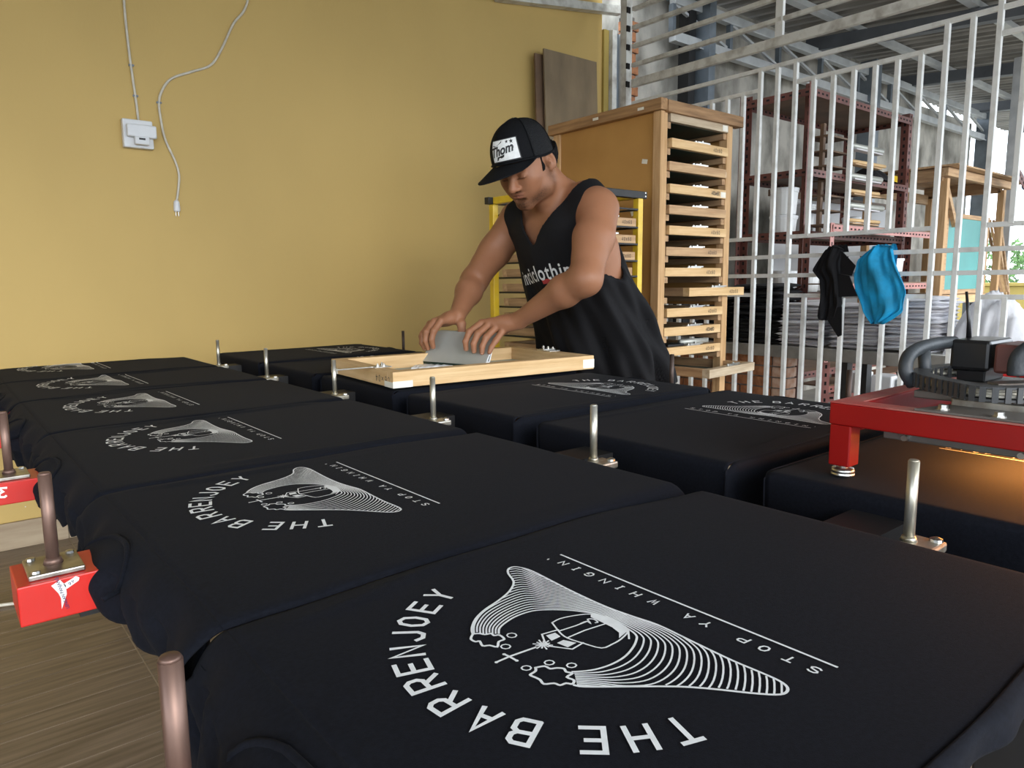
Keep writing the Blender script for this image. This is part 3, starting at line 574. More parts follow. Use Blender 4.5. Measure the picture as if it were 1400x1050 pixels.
def topz(x, y, y0, y1, mx):
    """height of a shirt on its platen; mx = distance from the hem edge (positive inwards)"""
    z = .8500+.0007*wob(x*1.3,y*1.3)
    d = min(y-y0, y1-y)
    hem = 1-sm(0,.24,mx)
    D = .0035+(.030 if rowR[0] else .012)*hem**1.5
    ww = .012+.014*hem
    t = max(0, 1-d/ww)
    if rowR[0] == 1 or (y0 < .15 and y-y0 < y1-y): D = 0
    z -= D*t**1.7
    # slack ridge folds lying along the seams between platens
    r1 = math.exp(-((d-.030-.012*math.sin(x*9+y0*5))/.008)**2)*.0034*sm(.03,.16,mx)*(1-sm(.30,.52,mx))*(.6+.6*math.sin(y0*31))
    r1 += math.exp(-((y1-y-.022-.010*math.sin(x*13+y1*9))/.007)**2)*.0026*sm(.30,.42,mx)*(1-sm(.50,.62,mx))
    q_ = .613-mx if False else 0
    xe = (.775 if rowR[0] == 0 else .808)-mx
    z -= 1.1*max(0,.215-xe)**2
    return z+r1
def shirt(row, i, y0, y1, yc, label, prn=True, lab_extra=''):
    """row 0: hem at X .775, neck at X .14; row 1 the same turned half round"""
    rowR[0] = row
    y0 += .0012; y1 -= .0012
    def W(xl, yl, z):                                   # local (left-row) frame to world
        return (xl, yl, z) if row == 0 else (1.715-xl+.0, (y0+y1)-yl, z)
    XH = .775 if row == 0 else .808
    ym = (y0+y1)/2
    by = YB[i] if row == 0 else (y0+y1)-YB[i]
    sh = empty('black_tshirt',(0,0,0),label,'t-shirt','black t-shirts laid out for printing'); sh.location = (W(.45,ym,.85))
    base = Vector(sh.location)
    nu,nv = 96,58
    def XC(u): return .165+(XH-.177)*min(u/.70,1)
    def seam(yb,x): return (.0042*math.sin(x*9+round(yb*20)*1.3)+.0022*math.sin(x*23+round(yb*20)*2.1))*sm(.10,.22,x) if row == 0 else 0
    def fn(u,v):
        yl = y0+(y1-y0)*v; yw = seam(y0,XC(u))*(1-v)+seam(y1,XC(u))*v
        if u < .70:                                     # flat part
            x = .165+(XH-.012-.165)*(u/.70); z = topz(x,yl,y0,y1,XH-x)
            p = (x,yl+yw,z)
        else:                                           # hem curtain
            t = (u-.70)/.30; s = t*(.115 if row == 0 else .20)
            zt = topz(XH-.012,yl,y0,y1,.012)
            side = min(yl-y0,y1-yl); tuck = (1-sm(0,.05,side))*(.35 if row == 0 else .25)
            ang = min(s/.014,math.pi/2)
            x = XH-.012+.011*math.sin(ang)+(.0045*math.sin(yl*70+i*2)+.003*math.sin(yl*131+i))*sm(.3,1,t)+.004*t
            if row == 1: x -= .0
            z = zt-.011*(1-math.cos(ang))-max(0,s-.022)
            x -= .012*tuck*sm(.1,.5,t)
            yl2 = yl+(.012*tuck*(1 if yl < ym else -1))*sm(.05,.6,t)*(1 if row == 0 else 0)
            p = (x,yl2+yw,z)
        return Vector(W(*p))-base
    body = MB().grid(fn,nu,nv)
    # neck / sleeve drape
    def fl(u,v):
        yl = y0+(y1-y0)*v
        dc = (yl-by)/.5; near = math.exp(-((yl-by)/.085)**2)
        t = u
        drop = (.066+.010*math.sin(yl*37+i*3)+.008*math.sin(yl*71+i))*(1-near)+.046*near
        xo = .165-(.036+.024*near+.005*math.sin(yl*43+i*1.7))*math.sin(min(t*1.9,1.45))
        if t > .5: xo += .010*(1-near)*(t-.5)*2+.004*math.sin(yl*90+i+t*6)
        zt = topz(.165,yl,y0,y1,XH-.165)
        z = zt-.11*(.165-xo)-drop*t**1.75-.006*sm(0,.5,t)*(.5+.5*math.sin(yl*55+i*2+t*3))
        return Vector(W(xo,yl+seam(y0,.165)*(1-v)+seam(y1,.165)*v,z))-base
    fb = MB().grid(fl,34,nv)
    o = body.obj('shirt_body','cloth',sh,smooth=True); s_ = o.modifiers.new('t','SOLIDIFY'); s_.thickness = .0015; s_.offset = -1
    o = fb.obj('shoulder_drape','cloth',sh,smooth=True); s_ = o.modifiers.new('t','SOLIDIFY'); s_.thickness = .0015; s_.offset = 1 if row==0 else 1
    # ribbed collar
    cp = []
    for k in range(17):
        a = -math.pi/2+math.pi*k/16; yl = by-.016+.074*math.sin(a)
        xx = .112+.036*math.cos(a)
        v = (yl-y0)/(y1-y0)
        # drop onto drape
        best = None
        for q in range(34):
            pp = fl(q/33,v)+base; lx = pp.x if row == 0 else 1.715-pp.x
            if best is None or abs(lx-xx) < best[0]: best = (abs(lx-xx),pp.z)
        cp.append(Vector(W(xx,yl,best[1]+.0006))-base)
    cb = MB(); 
    cb.tube(cp,.0030,8); cb.tube([p+(Vector(W(.9*.006,0,0))-Vector(W(0,0,0)))+Vector((0,0,.0006)) for p in cp],.0012,6)
    inner = [p+ (Vector(W(.118,by-.012,0))-Vector(W(0,0,0))-Vector((p.x+base.x,p.y+base.y,0))+Vector((0,0,0)))*0 for p in cp]
    cb.obj('ribbed_collar','cloth',sh,smooth=True)
    for sg_,yy_ in ([(-1,y0)] if (row,i) == (0,0) else [(-1,y0),(1,y1)] if row == 1 else []):
        def sd_f(u,v):
            x = .165+(XH-.163)*u-(.010 if row else 0)*0; s = v*(.030 if row == 0 else .19); ang = min(s/.010,math.pi/2)*(1-sm(.955,1,u))
            return Vector(W(x,yy_+seam(yy_,x)+sg_*(.007*math.sin(ang)+.003*math.sin(x*38)*v+.002*math.sin(x*90)*v),topz(x,yy_,y0,y1,XH-x)-.006*(1-math.cos(ang))-max(0,s-.015)-.010*sm(.965,1,u)))-base
        o = MB().grid(sd_f,90,14).obj('side_drape','cloth',sh,smooth=True); s_ = o.modifiers.new('t','SOLIDIFY'); s_.thickness = .0015
    for sgn in (-1,1):
        yc_ = ym+sgn*.185
        def sl(u,v):
            a = 2*math.pi*u; t = v
            cx = .158-.014*math.sin(min(1.5,t*2.2))+.006*t; cz = .826-.120*t
            ry = .040+.006*t; rx = .010+.004*math.sin(a*3+i)
            return Vector(W(cx+rx*math.cos(a)+.004*math.sin(6*t+a*2),yc_+ry*math.sin(a)+.01*sgn*t,cz))-base
        g_ = MB().grid(sl,20,10,closed_u=True); m_ = len(g_.v); g_.v.append(tuple(Vector(W(.150,yc_+.01*sgn,.704))-base)); 
        for q in range(20): g_.f.append((q*10+9,((q+1)%20)*10+9,m_))
        g_.obj('sleeve','cloth',sh,smooth=True)
    if prn:
        def pf(a,b):                                    # artwork mm -> surface
            yl = yc+a/1000*1.0; xl = .47-b/1000
            ylc = min(max(yl,y0+.001),y1-.001)
            z = topz(xl,ylc,y0,y1,XH-xl)+.0010
            return Vector(W(xl,yl,z))-base
        print_mesh(pf).obj('white_print','ink',sh)
    return sh
ordl = ['nearest the camera','second from the camera','third from the camera','fourth from the camera','fifth from the camera','farthest, next to the yellow wall']
PRN = [.3625,.8635,1.368,1.851,2.327,2.840]
for i in range(6):
    shirt(0,i,YE[i],YE[i+1],PRN[i],'black t-shirt with white printed wave artwork, left row, '+ordl[i])
RE = [(.098,.545),(.606,1.035),(1.105,1.52),(1.59,2.015),(2.075,2.47),(2.53,2.985)]
RC = [.30,.7985,1.296,1.81,2.29,2.76]
rl = ['black t-shirt under the red heater frame, lit orange, right row','black t-shirt with white print, right row, just beyond the red heater frame','black t-shirt with white print, right row, directly in front of the wooden frame in use',
 'black t-shirt lying beneath the wooden frame the man prints with','black t-shirt of the right row just behind the wooden frame in use','black t-shirt at the far end of the right row by the yellow wall']
for i in range(6):
    y0,y1 = RE[i]; s = y0+y1
    shirt(1,i,y0,y1,s-RC[i],rl[i])
def platen(x0,x1,y0,y1,label):
    t = empty('platen',((x0+x1)/2,(y0+y1)/2,.829),label,'board','platens of the press table'); w = (x1-x0)/2; h = (y1-y0)/2
    MB().box((-w,-h,0),(w,h,.014)).obj('board','panel',t,bevel=.003)
    MB().box((-w+.01,-h+.01,.014),(w-.01,h-.01,.0160)).obj('pad','rubber',t)
    return t
for i in range(6):
    platen(.172,.748,YE[i]+.036,YE[i+1]-.036,'flat board hidden under the left row t-shirt '+ordl[i])
    platen(.935,1.535,RE[i][0]+.036,RE[i][1]-.036,'flat board hidden beneath the '+['right row t-shirt under the heater','right row t-shirt just beyond the heater','right row t-shirt in front of the wooden frame','t-shirt under the wooden frame','t-shirt behind the wooden frame','last right row t-shirt by the wall'][i])
# ------------------------------------------------------------ screen printing frames
def frame_parts(root, w, d, h, t, m1, m2, mesh, clip=True, marks=None, z0=0, my='pine_y'):
    """open wooden frame, w along X, d along Y, rails t wide and h high, origin at the front left bottom corner"""
    MB().box((0,0,z0),(w,t,z0+h)).obj('front_rail',m1,root,bevel=.0012)
    MB().box((0,d-t,z0),(w,d,z0+h)).obj('back_rail',m1,root,bevel=.0012)
    MB().box((0,t,z0),(t,d-t,z0+h)).obj('side_rail',m2,root,bevel=.0012)
    MB().box((w-t,t,z0),(w,d-t,z0+h)).obj('side_rail',m2,root,bevel=.0012)
    MB().box((t*.6,t*.6,z0-.0008),(w-t*.6,d-t*.6,z0+.0006)).obj('screen_mesh',mesh,root)
    if clip:
        c = MB().box((w*.40,t*.15,z0+h),(w*.64,t*.85,z0+h+.0035)).box((w*.48,t*.3,z0+h+.0035),(w*.70,t*.6,z0+h+.009)).lathe([(.005,0),(.005,.006),(.002,.008)],(w*.46,t*.5,z0+h+.0035),8).lathe([(.005,0),(.005,.006),(.002,.008)],(w*.58,t*.5,z0+h+.009),8).obj('hinge_clip','bolt',root)
def marking(root, text, w, z, hgt, flip=False, y=-.0006, x=None, m='label_ink'):
    mb = MB(); n = len(text); x = w*.80 if x is None else x; st = hgt*.85
    for i,ch in enumerate(text):
        if ch == ' ': continue
        k = (i-(n-1)/2)*st*(-1 if flip else 1)
        glyph(mb, ch, x+k, z, hgt*.5, hgt, math.pi if flip else 0, hgt*.13, lambda a,b: (a,y,b))
    return mb.obj('size_marking',m,root)
# big wooden drying rack
RX,RY,RW,RD,RH = 2.60,2.13,.54,.70,1.915
rk = empty('screen_rack',(RX,RY,0),'tall wooden rack full of screen frames with an orange plywood side','rack')
for x,y,n in ((0,0,'post'),(.495,0,'post'),(0,.655,'post'),(.495,.655,'post')):
    MB().box((x,y,0),(x+.045,y+.045,RH-.045)).obj(n,'post',rk,bevel=.002)
MB().box((.012,.045,.45),(.024,.655,RH-.045)).obj('side_panel','panel',rk)
MB().box((.516,.045,1.0),(.528,.655,RH-.045)).obj('side_panel','panel',rk)
MB().box((-.02,-.015,RH-.05),(.025,.72,RH)).obj('top_rail','toprail_y',rk,bevel=.003)
MB().box((.025,-.02,RH-.055),(.60,.03,RH-.004)).obj('top_rail','toprail',rk,bevel=.003)
MB().box((.515,.03,RH-.05),(.555,.72,RH)).obj('top_rail','toprail_y',rk,bevel=.003)
MB().box((.0,.03,RH-.012),(.53,.70,RH-.002)).obj('top_board','ply',rk)
for x,y,z,a in ((-.0212,.10,1.885,.3),(-.0212,.38,1.89,-.2)): 
    MB().box((-.0006,-.018,-.006),(0,.018,.006)).obj('tape_scrap','tape',rk).location=(x,y,z)
for y,z,a in ((.10,1.66,.2),(.17,1.44,1.2)):
    o = MB().box((-.0012,-.016,-.010),(0,.016,.010)).obj('tape_scrap','tape',rk); o.location=(.0115,y,z); o.rotation_euler=(a,0,0)
SZ = [1.825,1.712,1.612,1.515,1.422,1.330,1.236,1.142,1.048,.955,.866,.772,.680]
for k,z in enumerate(SZ):
    for x in (.045,.470): MB().box((x,.004,z-.030),(x+.026,.69,z-.003)).obj('runner','oldpine_y',rk)
wl = ['topmost screen frame of the tall rack','second screen frame from the top of the tall rack','third screen frame from the top of the tall rack','fourth screen frame down in the tall rack','fifth screen frame down in the tall rack','sixth screen frame down in the tall rack','seventh screen frame down in the tall rack','eighth screen frame down in the tall rack','screen frame sliding out to the right of the tall rack','screen frame just below the one sticking out of the rack','screen frame with a lone clip, third from the bottom of the rack','screen frame with a grey squeegee lying on it, low in the rack','lowest screen frame of the rack, pulled far out']
ma = ['greypine','pine','oldpine','pine','oldpine','pine','oldpine','pine','pine','pine','pine','pine','greypine']
mk = [None,'40x60','','40x6','','','40x60','','40x60','40x60','40x6','40x60','']
protos = {}
for k,z in enumerate(SZ):
    m = ma[k]
    if m not in protos:
        f = empty('printing_screen',(0,0,0)); frame_parts(f,.432,.62,.040,.038,m,'oldpine_y','screengreen'); protos[m] = f; first = True
    else: f = copy_tree(protos[m])
    f['label'] = wl[k]; f['category'] = 'screen'; f['group'] = 'screen frames in the tall rack'
    f.location = (RX+.0535+rnd.uniform(-.004,.004),RY-.006+rnd.uniform(-.012,.008),z); f.rotation_euler = (0,0,rnd.uniform(-.01,.01))
    if k == 8: f.location = (RX+.19,RY-.03,z+.0005); f.rotation_euler = (0,0,-.02)
    if k == 12: f.location = (RX+.14,RY-.19,z); f.rotation_euler = (0,0,.10)
    if k == 0: f.location.x += .012; f.rotation_euler = (0,0,-.01)
    if mk[k]: marking(f, mk[k], .432, .020, .017)
for k in (0,2,3): # paper tabs on frame ends
    MB().box((.39,-.0008,.004),(.43,.0,.030)).obj('tape_tab','tape',rk).location = (.055,-.008,SZ[k])
sq2 = empty('squeegee',(RX+.24,RY+.045,SZ[11]+.041),'grey metal squeegee lying on a low frame in the rack','squeegee')
MB().tube([(-.02,0,.016),(.17,-.02,.016)],.013,12).obj('aluminium_tube','alu',sq2,smooth=True)
MB().box((-.14,-.03,0),(-.02,.04,.012)).obj('dark_grip','blackplastic',sq2,bevel=.003)

# yellow trolley rack behind the man
TX,TY,TW,TD,TH = 2.03,2.08,.40,.56,1.50
ty = empty('trolley_rack',(TX,TY,0),'yellow steel rack of screen frames standing behind the man','rack')
for x,y in ((0,0),(TW-.03,0),(0,TD-.03),(TW-.03,TD-.03)): MB().box((x,y,0),(x+.03,y+.03,TH-.03)).obj('post','yellowsteel',ty,bevel=.002)
for y in (0,TD-.03): MB().box((-.025,y,TH-.03),(TW+.025,y+.03,TH)).obj('end_bar','blacksteel',ty,bevel=.002)
for x in (0,TW-.03): MB().box((x,.03,TH-.03),(x+.03,TD-.03,TH)).obj('top_bar','yellowsteel',ty,bevel=.002)
for x in (-.02,TW+.015):
    for z in (TH-.008,TH-.022): MB().lathe([(.004,0),(.004,.004),(.002,.005)],(x,.002,z),8).obj('bolt_head','bolt',ty)
tz = [1.355,1.285,1.215,1.150,1.085,1.020,.955,.890,.820,.750,.680,.610]
for z in [1.43]+tz:
    for x in (.03,TW-.038): MB().box((x,.004,z-.012),(x+.008,TD-.004,z-.004)).obj('shelf_rod','blacksteel',ty)
    MB().box((.03,.0,z-.010),(TW-.03,.006,z-.004)).obj('cross_rod','blacksteel',ty)
nm = ['topmost','second','third','fourth','fifth','sixth','seventh','eighth','ninth','tenth','eleventh','lowest']
pf_ = None
for k,z in enumerate(tz):
    if pf_ is None:
        pf_ = empty('printing_screen',(0,0,0)); frame_parts(pf_,.318,.50,.034,.034,'oldpine','oldpine_y','screengrey'); f = pf_
    else: f = copy_tree(pf_)
    f.location = (TX+.0405+rnd.uniform(-.001,.001),TY+.01+rnd.uniform(-.01,.01),z-.0035)
    tag(f,nm[k]+' screen frame in the yellow rack behind the man','screen','screen frames in the yellow rack')
    if k in (0,2,3): marking(f,'40x60',.318,.017,.015,x=.26)

# plywood sheets leaning on the yellow wall
t = empty('plywood_sheet',(3.24,3.52,.001),'weathered plywood sheet leaning upright on the yellow wall','board'); MB().bar((.24,0,0),(.24,.10,2.60),.48,.012,up=(0,1,0)).obj('sheet','ply',t)
t = empty('plywood_sheet',(3.19,3.56,.001),'dark edged board just behind the weathered plywood sheet','board'); MB().bar((.24,0,0),(.24,.09,2.57),.48,.012,up=(0,1,0)).obj('sheet','shelfboard',t)

# ------------------------------------------------------------ frame in use with squeegee
a0 = math.radians(-4.6)
fr = empty('printing_screen',(.905,1.583,.8585),'pale wooden screen frame marked 40 x 60 in use on the table','screen',rz=a0)
frame_parts(fr,.668,.425,.041,.036,'pine','pine_y','screengrey',clip=False,z0=0)
mb = MB()
for ch,yy in (('4',.072),('0',.090),('x',.108),('6',.128),('0',.146)):
    glyph(mb,ch,yy,.018,.010,.017 if ch!='x' else .010,math.pi,.0018,lambda a,b:(-.0006,.17-a+.0,b))
mb.obj('size_marking','label_ink',fr,label='handwritten size, upside down')
for nm_,a,b in (('tape_strip',(-.0008,.0,.0),(.055,-.0009,.017)),('tape_strip',(-.0009,.0,.0),(-.0002,.05,.015)),('tape_strip',(-.0009,.375,.0),(-.0002,.4255,.017)),('tape_strip',(.625,-.0009,.004),(.6685,.0,.030))):
    MB().box((min(a[0],b[0]),min(a[1],b[1]),a[2]),(max(a[0],b[0]),max(a[1],b[1]),b[2])).obj(nm_,'tape',fr)
# hinge clips left and right
MB().box((-.10,.125,.0412),(.045,.137,.0445)).box((.0,.110,.041),(.050,.150,.0435)).obj('hinge_arm','bolt',fr,bevel=.0008)
for x,y in ((.012,.118),(.035,.142),(.030,.118)): MB().lathe([(.005,0),(.005,.005),(.0025,.0055),(.0025,.009)],(x,y,.0435),8).obj('hinge_bolt','bolt',fr)
MB().box((.630,.17,.041),(.672,.24,.045)).box((.62,.19,.045),(.668,.215,.049)).obj('hinge_arm','bolt',fr,bevel=.0008)
for y in (.18,.205,.23): MB().lathe([(.005,0),(.005,.004),(.0028,.0045),(.0028,.007)],(.65,y,.049),8).obj('hinge_bolt','bolt',fr)
def blob(name, pts, z, h, label, seed):
    t = MB(); c = Vector((sum(p[0] for p in pts)/len(pts), sum(p[1] for p in pts)/len(pts), 0)); P_ = smooth_line([(*p,0) for p in pts+[pts[0]]],5)[:-1]; n = len(P_); r2 = random.Random(seed)
    for s,hh in ((1,0),(.92,.55),(.75,.85),(.5,.95),(.2,1.0)):
        for p in P_:
            q = c+(p-c)*s; t.v.append((q.x,q.y,z+h*hh*(1+.25*math.sin(q.x*210+seed)*math.sin(q.y*180))))
    for k in range(4):
        for i in range(n): t.f.append((k*n+i,k*n+(i+1)%n,(k+1)*n+(i+1)%n,(k+1)*n+i))
    t.f.append(tuple(4*n+i for i in range(n)))
    return tag(t.obj(name,'inkwet',smooth=True),label,'ink')
blob('ink_puddle',[(1.15,1.86),(1.17,1.90),(1.205,1.93),(1.228,1.915),(1.25,1.86),(1.262,1.80),(1.252,1.775),(1.225,1.80),(1.20,1.835),(1.17,1.84)],.8602,.011,'wet white ink in front of the squeegee',3)
blob('ink_puddle',[(1.325,1.76),(1.345,1.715),(1.39,1.68),(1.46,1.685),(1.47,1.72),(1.40,1.76),(1.355,1.79)],.8602,.013,'wet white ink behind the squeegee, towards the man',8)
blob('ink_puddle',[(1.13,1.87),(1.16,1.905),(1.20,1.945),(1.215,1.935),(1.18,1.895),(1.15,1.865)],.8603,.009,'streak of wet white ink at the far end of the squeegee blade',5)
# squeegee: blade line from far end A to near end Bq
A_ = Vector((1.222,1.952,.868)); B_ = Vector((1.2965,1.719,.866))
ex = (B_-A_); LQ = ex.length; ex.normalize(); nx = Vector((-ex.y,ex.x,0)); nx = nx if nx.x > 0 else -nx
sq = empty('squeegee',tuple(A_),'grey metal squeegee held upright in the frame by both hands','squeegee')
def sweep(prof,name,m,l0=0,l1=None,closed=True):
    l1 = LQ if l1 is None else l1; n = len(prof); g_ = MB()
    for l in (l0,l1):
        for a,h in prof:
            p = ex*l+nx*a+Vector((0,0,h)); g_.v.append(tuple(p))
    g_.f.append(tuple(range(n))[::-1]); g_.f.append(tuple(range(n,2*n)))
    for i in range(n): g_.f.append((i,(i+1)%n,n+(i+1)%n,n+i))
    return g_.obj(name,m,sq,smooth=False)
sweep([(.000,.008),(.0735,.100),(.0765,.098),(.0035,.0055)],'front_plate','alu')
bk = [(.014,.004),(.030,.030),(.040,.058),(.060,.083),(.100,.101)]
sweep(bk+[(a+.001,h-.003) for a,h in reversed(bk)],'back_plate','alu')
sweep([(.002,-.001),(.001,.008),(.006,.014),(.014,.008),(.008,-.001)],'rubber_blade','rubber',-.001,LQ+.001)
for pr_,l in (([(.000,.008),(.0735,.100),(.0765,.098),(.0035,.0055)],LQ),(bk+[(a+.003,h-.004) for a,h in reversed(bk)],LQ)): sweep(pr_,'inked_edge','inkwet',l,l+.0012)
sweep([(.002,-.001),(.001,.012),(.012,.022),(.020,.016),(.012,-.001)],'inked_end','inkwet',LQ+.001,LQ+.004)

# ------------------------------------------------------------ red curing unit
rm = empty('heat_press_frame',(.965,.46,.85),'red steel heater carriage standing over a t-shirt on the table','heater')
def H(x,y,z): return (x-.965,y-.46,z-.85)
def hbox(a,b,n,m,par=rm,bv=.002,**k): return MB().box(H(*a),H(*b)).obj(n,m,par,bevel=bv,**k)
hbox((.952,-.55,.924),(.984,.478,.9535),'front_beam','redunlit'); hbox((.9525,-.55,.9535),(.9835,.4775,.9555),'front_beam_top','greyred',bv=.0005)
hbox((.984,.447,.915),(1.66,.478,.9535),'end_beam','redunlit'); hbox((.984,.4475,.9535),(1.66,.4775,.9555),'end_beam_top','greyred',bv=.0005)
hbox((1.61,-.55,.914),(1.66,.442,.9555),'back_beam','redunlit')
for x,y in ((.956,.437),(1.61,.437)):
    hbox((x-.003,y+.011,.867),(x+.026,y+.040,.924),'foot_leg','redunlit')
    MB().lathe([(.006,.862),(.006,.870)],(x+.0115-.965,y+.0255-.46,-.85),12).lathe([(.0125,.8512),(.0155,.853),(.0155,.855),(.0140,.8565),(.0155,.858),(.014,.8625),(.007,.8635)],(x+.0115-.965,y+.0255-.46,-.85),20).obj('levelling_foot','bolt',rm,smooth=True)
# grey slide plate with bolts, guide rods
g = MB(); pl = [H(.957,.372,0)[:2],H(1.03,.352,0)[:2],H(1.035,-.5,0)[:2],H(.958,-.5,0)[:2]]; g.prism(pl,.1056,.1086); g.obj('slide_plate','greyplate',rm,bevel=.0008)
for x,y in ((.975,.345),(.968,.282),(.975,.20)):
    MB().lathe([(.0075,0),(.0075,.0015)],(x-.965,y-.46,.1086),12).lathe([(.0055,.0015),(.0055,.006),(.003,.0065)],(x-.965,y-.46,.1086),6).obj('plate_bolt','bolt',rm)
MB().tube([H(1.03,.332,.965),H(1.56,.332,.965)],.0055,12).obj('guide_rod','steel',rm,smooth=True)
MB().tube([H(1.03,.20,.965),H(1.56,.20,.965)],.0055,12).obj('guide_rod','steel',rm,smooth=True)
for x in (1.03,1.56): hbox((x-.012,.18,.9556),(x+.012,.352,.968),'rod_clamp','steel')
# lamp box under the carriage
hbox((1.024,-.12,.9125),(1.52,.436,.918),'lamp_hood','greyplate')
hbox((1.024,-.12,.9005),(1.030,.436,.9125),'hood_skirt','greyplate'); hbox((1.514,-.12,.9005),(1.52,.436,.9125),'hood_skirt','greyplate'); hbox((1.030,.430,.9005),(1.514,.436,.9125),'hood_skirt','greyplate')
bc = MB()
for k in range(60):
    y = .425-k*.0088; bc.ell(H(1.0205,y,.9155),(.0022,.003,.0032),nu=8,nv=5)
bc.obj('ball_chain','blacksteel',rm,smooth=True)
for y in (.405,.27): MB().tube([H(1.015,y,.906),H(1.024,y,.906)],.004,10).obj('hood_screw','bolt',rm)
for k in range(4): MB().tube([H(1.06,.36-k*.11,.909),H(1.48,.36-k*.11,.909)],.002,8).obj('heating_tube','heat',rm)
# drag chain
cpts = [(1.23,.415),(1.17,.430),(1.11,.425),(1.065,.402),(1.035,.370),(1.015,.342),(.999,.318),(1.004,.290),(1.035,.268),(1.085,.25),(1.15,.235),(1.22,.22)]
cl = smooth_line([(x,y,0) for x,y in cpts],3)
dc = empty('drag_chain',H(1.1,.34,.97) and (1.1,.34,.972),'curved charcoal cable drag chain lying on the red heater carriage','chain')
band = MB(); 
for zz,nm_ in ((.0,'lower_band'),(.0155,'upper_band')):
    b = MB(); n = len(cl)
    for i,p in enumerate(cl):
        t_ = (cl[min(i+1,n-1)]-cl[max(i-1,0)]).normalized(); s_ = Vector((-t_.y,t_.x,0))
        for dx,dz in ((-.010,0),(.010,0),(.010,.0028),(-.010,.0028)): b.v.append((p.x-1.1+s_.x*dx,p.y-.34+s_.y*dx,zz+dz))
    for i in range(n-1):
        for j in range(4): b.f.append((4*i+j,4*i+(j+1)%4,4*i+4+(j+1)%4,4*i+4+j))
    b.f += [(0,1,2,3),(4*n-4,4*n-3,4*n-2,4*n-1)]
    b.obj(nm_,'chain',dc)
dd = dense([tuple(p) for p in cl],.014)
for i,p in enumerate(dd[:-1]):
    t_ = (dd[i+1]-p).normalized(); s_ = Vector((-t_.y,t_.x,0)); q = Vector((p.x-1.1,p.y-.34,.0085))
    for sg in (-1,1):
        c = q+s_*(.0102*sg); MB().bar(c-t_*.0034,c+t_*.0034,.0025,.019).obj('chain_link','chain',dc)
for k in range(3):
    MB().tube([Vector((p.x-1.1,p.y-.34,.006+.003*k))+Vector(((k-1)*.003,(k-1)*.003,0)) for p in cl],.002,6).obj('inner_cable','cable',dc,smooth=True)
# control head with foam handles
ch = empty('control_head',(1.2,.36,.957),'black motor box with two padded handles on top of the red carriage','motor')
def K(x,y,z): return (x-1.2,y-.36,z-.957)
MB().box(K(1.055,.22,.957),K(1.30,.412,.968)).obj('base_plate','greyplate',ch,bevel=.002)
MB().box(K(1.16,.10,.968),K(1.36,.30,.986)).obj('side_deck','blackplastic',ch,bevel=.006)
MB().box(K(1.19,.365,.985),K(1.29,.418,1.030)).obj('motor_box','blackplastic',ch,bevel=.005)
MB().box(K(1.20,.372,.968),K(1.28,.41,.985)).obj('motor_foot','blackplastic',ch,bevel=.002)
MB().box(K(1.19,.318,.984),K(1.28,.360,1.026)).obj('switch_box','angle',ch,bevel=.004)
MB().bar(K(1.13,.34,.976),K(1.23,.23,.982),.03,.004).obj('cover_strip','steel',ch)
MB().bar(K(1.10,.31,.972),K(1.16,.25,.974),.02,.006).obj('red_tab','red',ch)
hp = [(1.085,.425,.972),(1.075,.432,.990),(1.085,.434,1.010),(1.12,.433,1.020),(1.17,.428,1.024),(1.21,.420,1.024)]
MB().tube([K(*p) for p in smooth_line(hp,5)],.0095,14).obj('padded_handle','foam',ch,smooth=True)
MB().tube([K(1.135,.427,.969),K(1.13,.431,1.016)],.0085,14).obj('handle_post','foam',ch,smooth=True).hide_render = False
hp2 = [(1.17,.325,.986),(1.17,.325,1.006),(1.175,.318,1.020),(1.19,.300,1.032),(1.22,.26,1.040),(1.25,.21,1.043)]
MB().tube([K(*p) for p in smooth_line(hp2,5)],[.011]*26,14).obj('padded_handle','foam',ch,smooth=True)
MB().tube([K(1.245,.412,1.03),K(1.243,.413,1.055),K(1.236,.417,1.10)],[.004,.0028,.002],8).obj('spring_rod','blackplastic',ch,smooth=True)
MB().ell(K(1.20,.250,1.055),(.016,.018,.030),nu=16,nv=12).obj('brown_stand_in','shelfboard',ch,smooth=True)  # added brown shape standing in for what is likely someone's arm

# ------------------------------------------------------------ rags on the fence
def rag(name,label,m,y0,y1,z0,ztop,prof,folds,seed,out=.035,parent=None):
    """cloth hung over the rail at z 1.252; prof(v)->(ycentre,halfwidth) for v 0 top..1 bottom"""
    g_ = MB(); nu,nv = 46,30
    def fn(u,v):
        yc,hw = prof(v); a = 2*math.pi*u
        th = .020+.010*math.sin(a*folds+seed+v*2)+.006*math.sin(a*(folds*2+1)+v*7+seed)+.004*math.sin(a*(folds*4+1)-v*5+seed)
        y = yc+hw*math.cos(a)*(1+.03*math.sin(v*14+seed)); x = -.030-th*.4+th*math.sin(a)
        z = ztop-(ztop-z0)*v+.012*math.sin(a*2+seed)*v-.02*(1-v)*abs(math.cos(a))
        return (FX+x-.004,y,z)
    g_.grid(fn,nu,nv,closed_u=True)
    n = len(g_.v); g_.v.append((FX-.03,prof(0)[0],ztop+.004)); g_.v.append((FX-.03,prof(1)[0],z0-.01))
    for i in range(nu): g_.f.append((i*nv,((i+1)%nu)*nv,n)); g_.f.append((i*nv+nv-1,((i+1)%nu)*nv+nv-1,n+1))
    # fold over the rail
    g_.grid(lambda u,v:(FX-.03+.06*u, prof(0)[0]+(v-.5)*prof(0)[1]*1.9+.004*math.sin(v*20), ztop-.012+.028*math.sin(math.pi*u)-.03*u+.004*math.sin(v*17+seed)),8,14)
    g_.grid(lambda u,v:(FX+.028+.006*math.sin(v*19), prof(0)[0]+(v-.5)*prof(0)[1]*(1.9-.3*u), ztop-.03-.16*u),8,14)
    return tag(g_.obj(name,m,parent,smooth=True),label,'cloth')
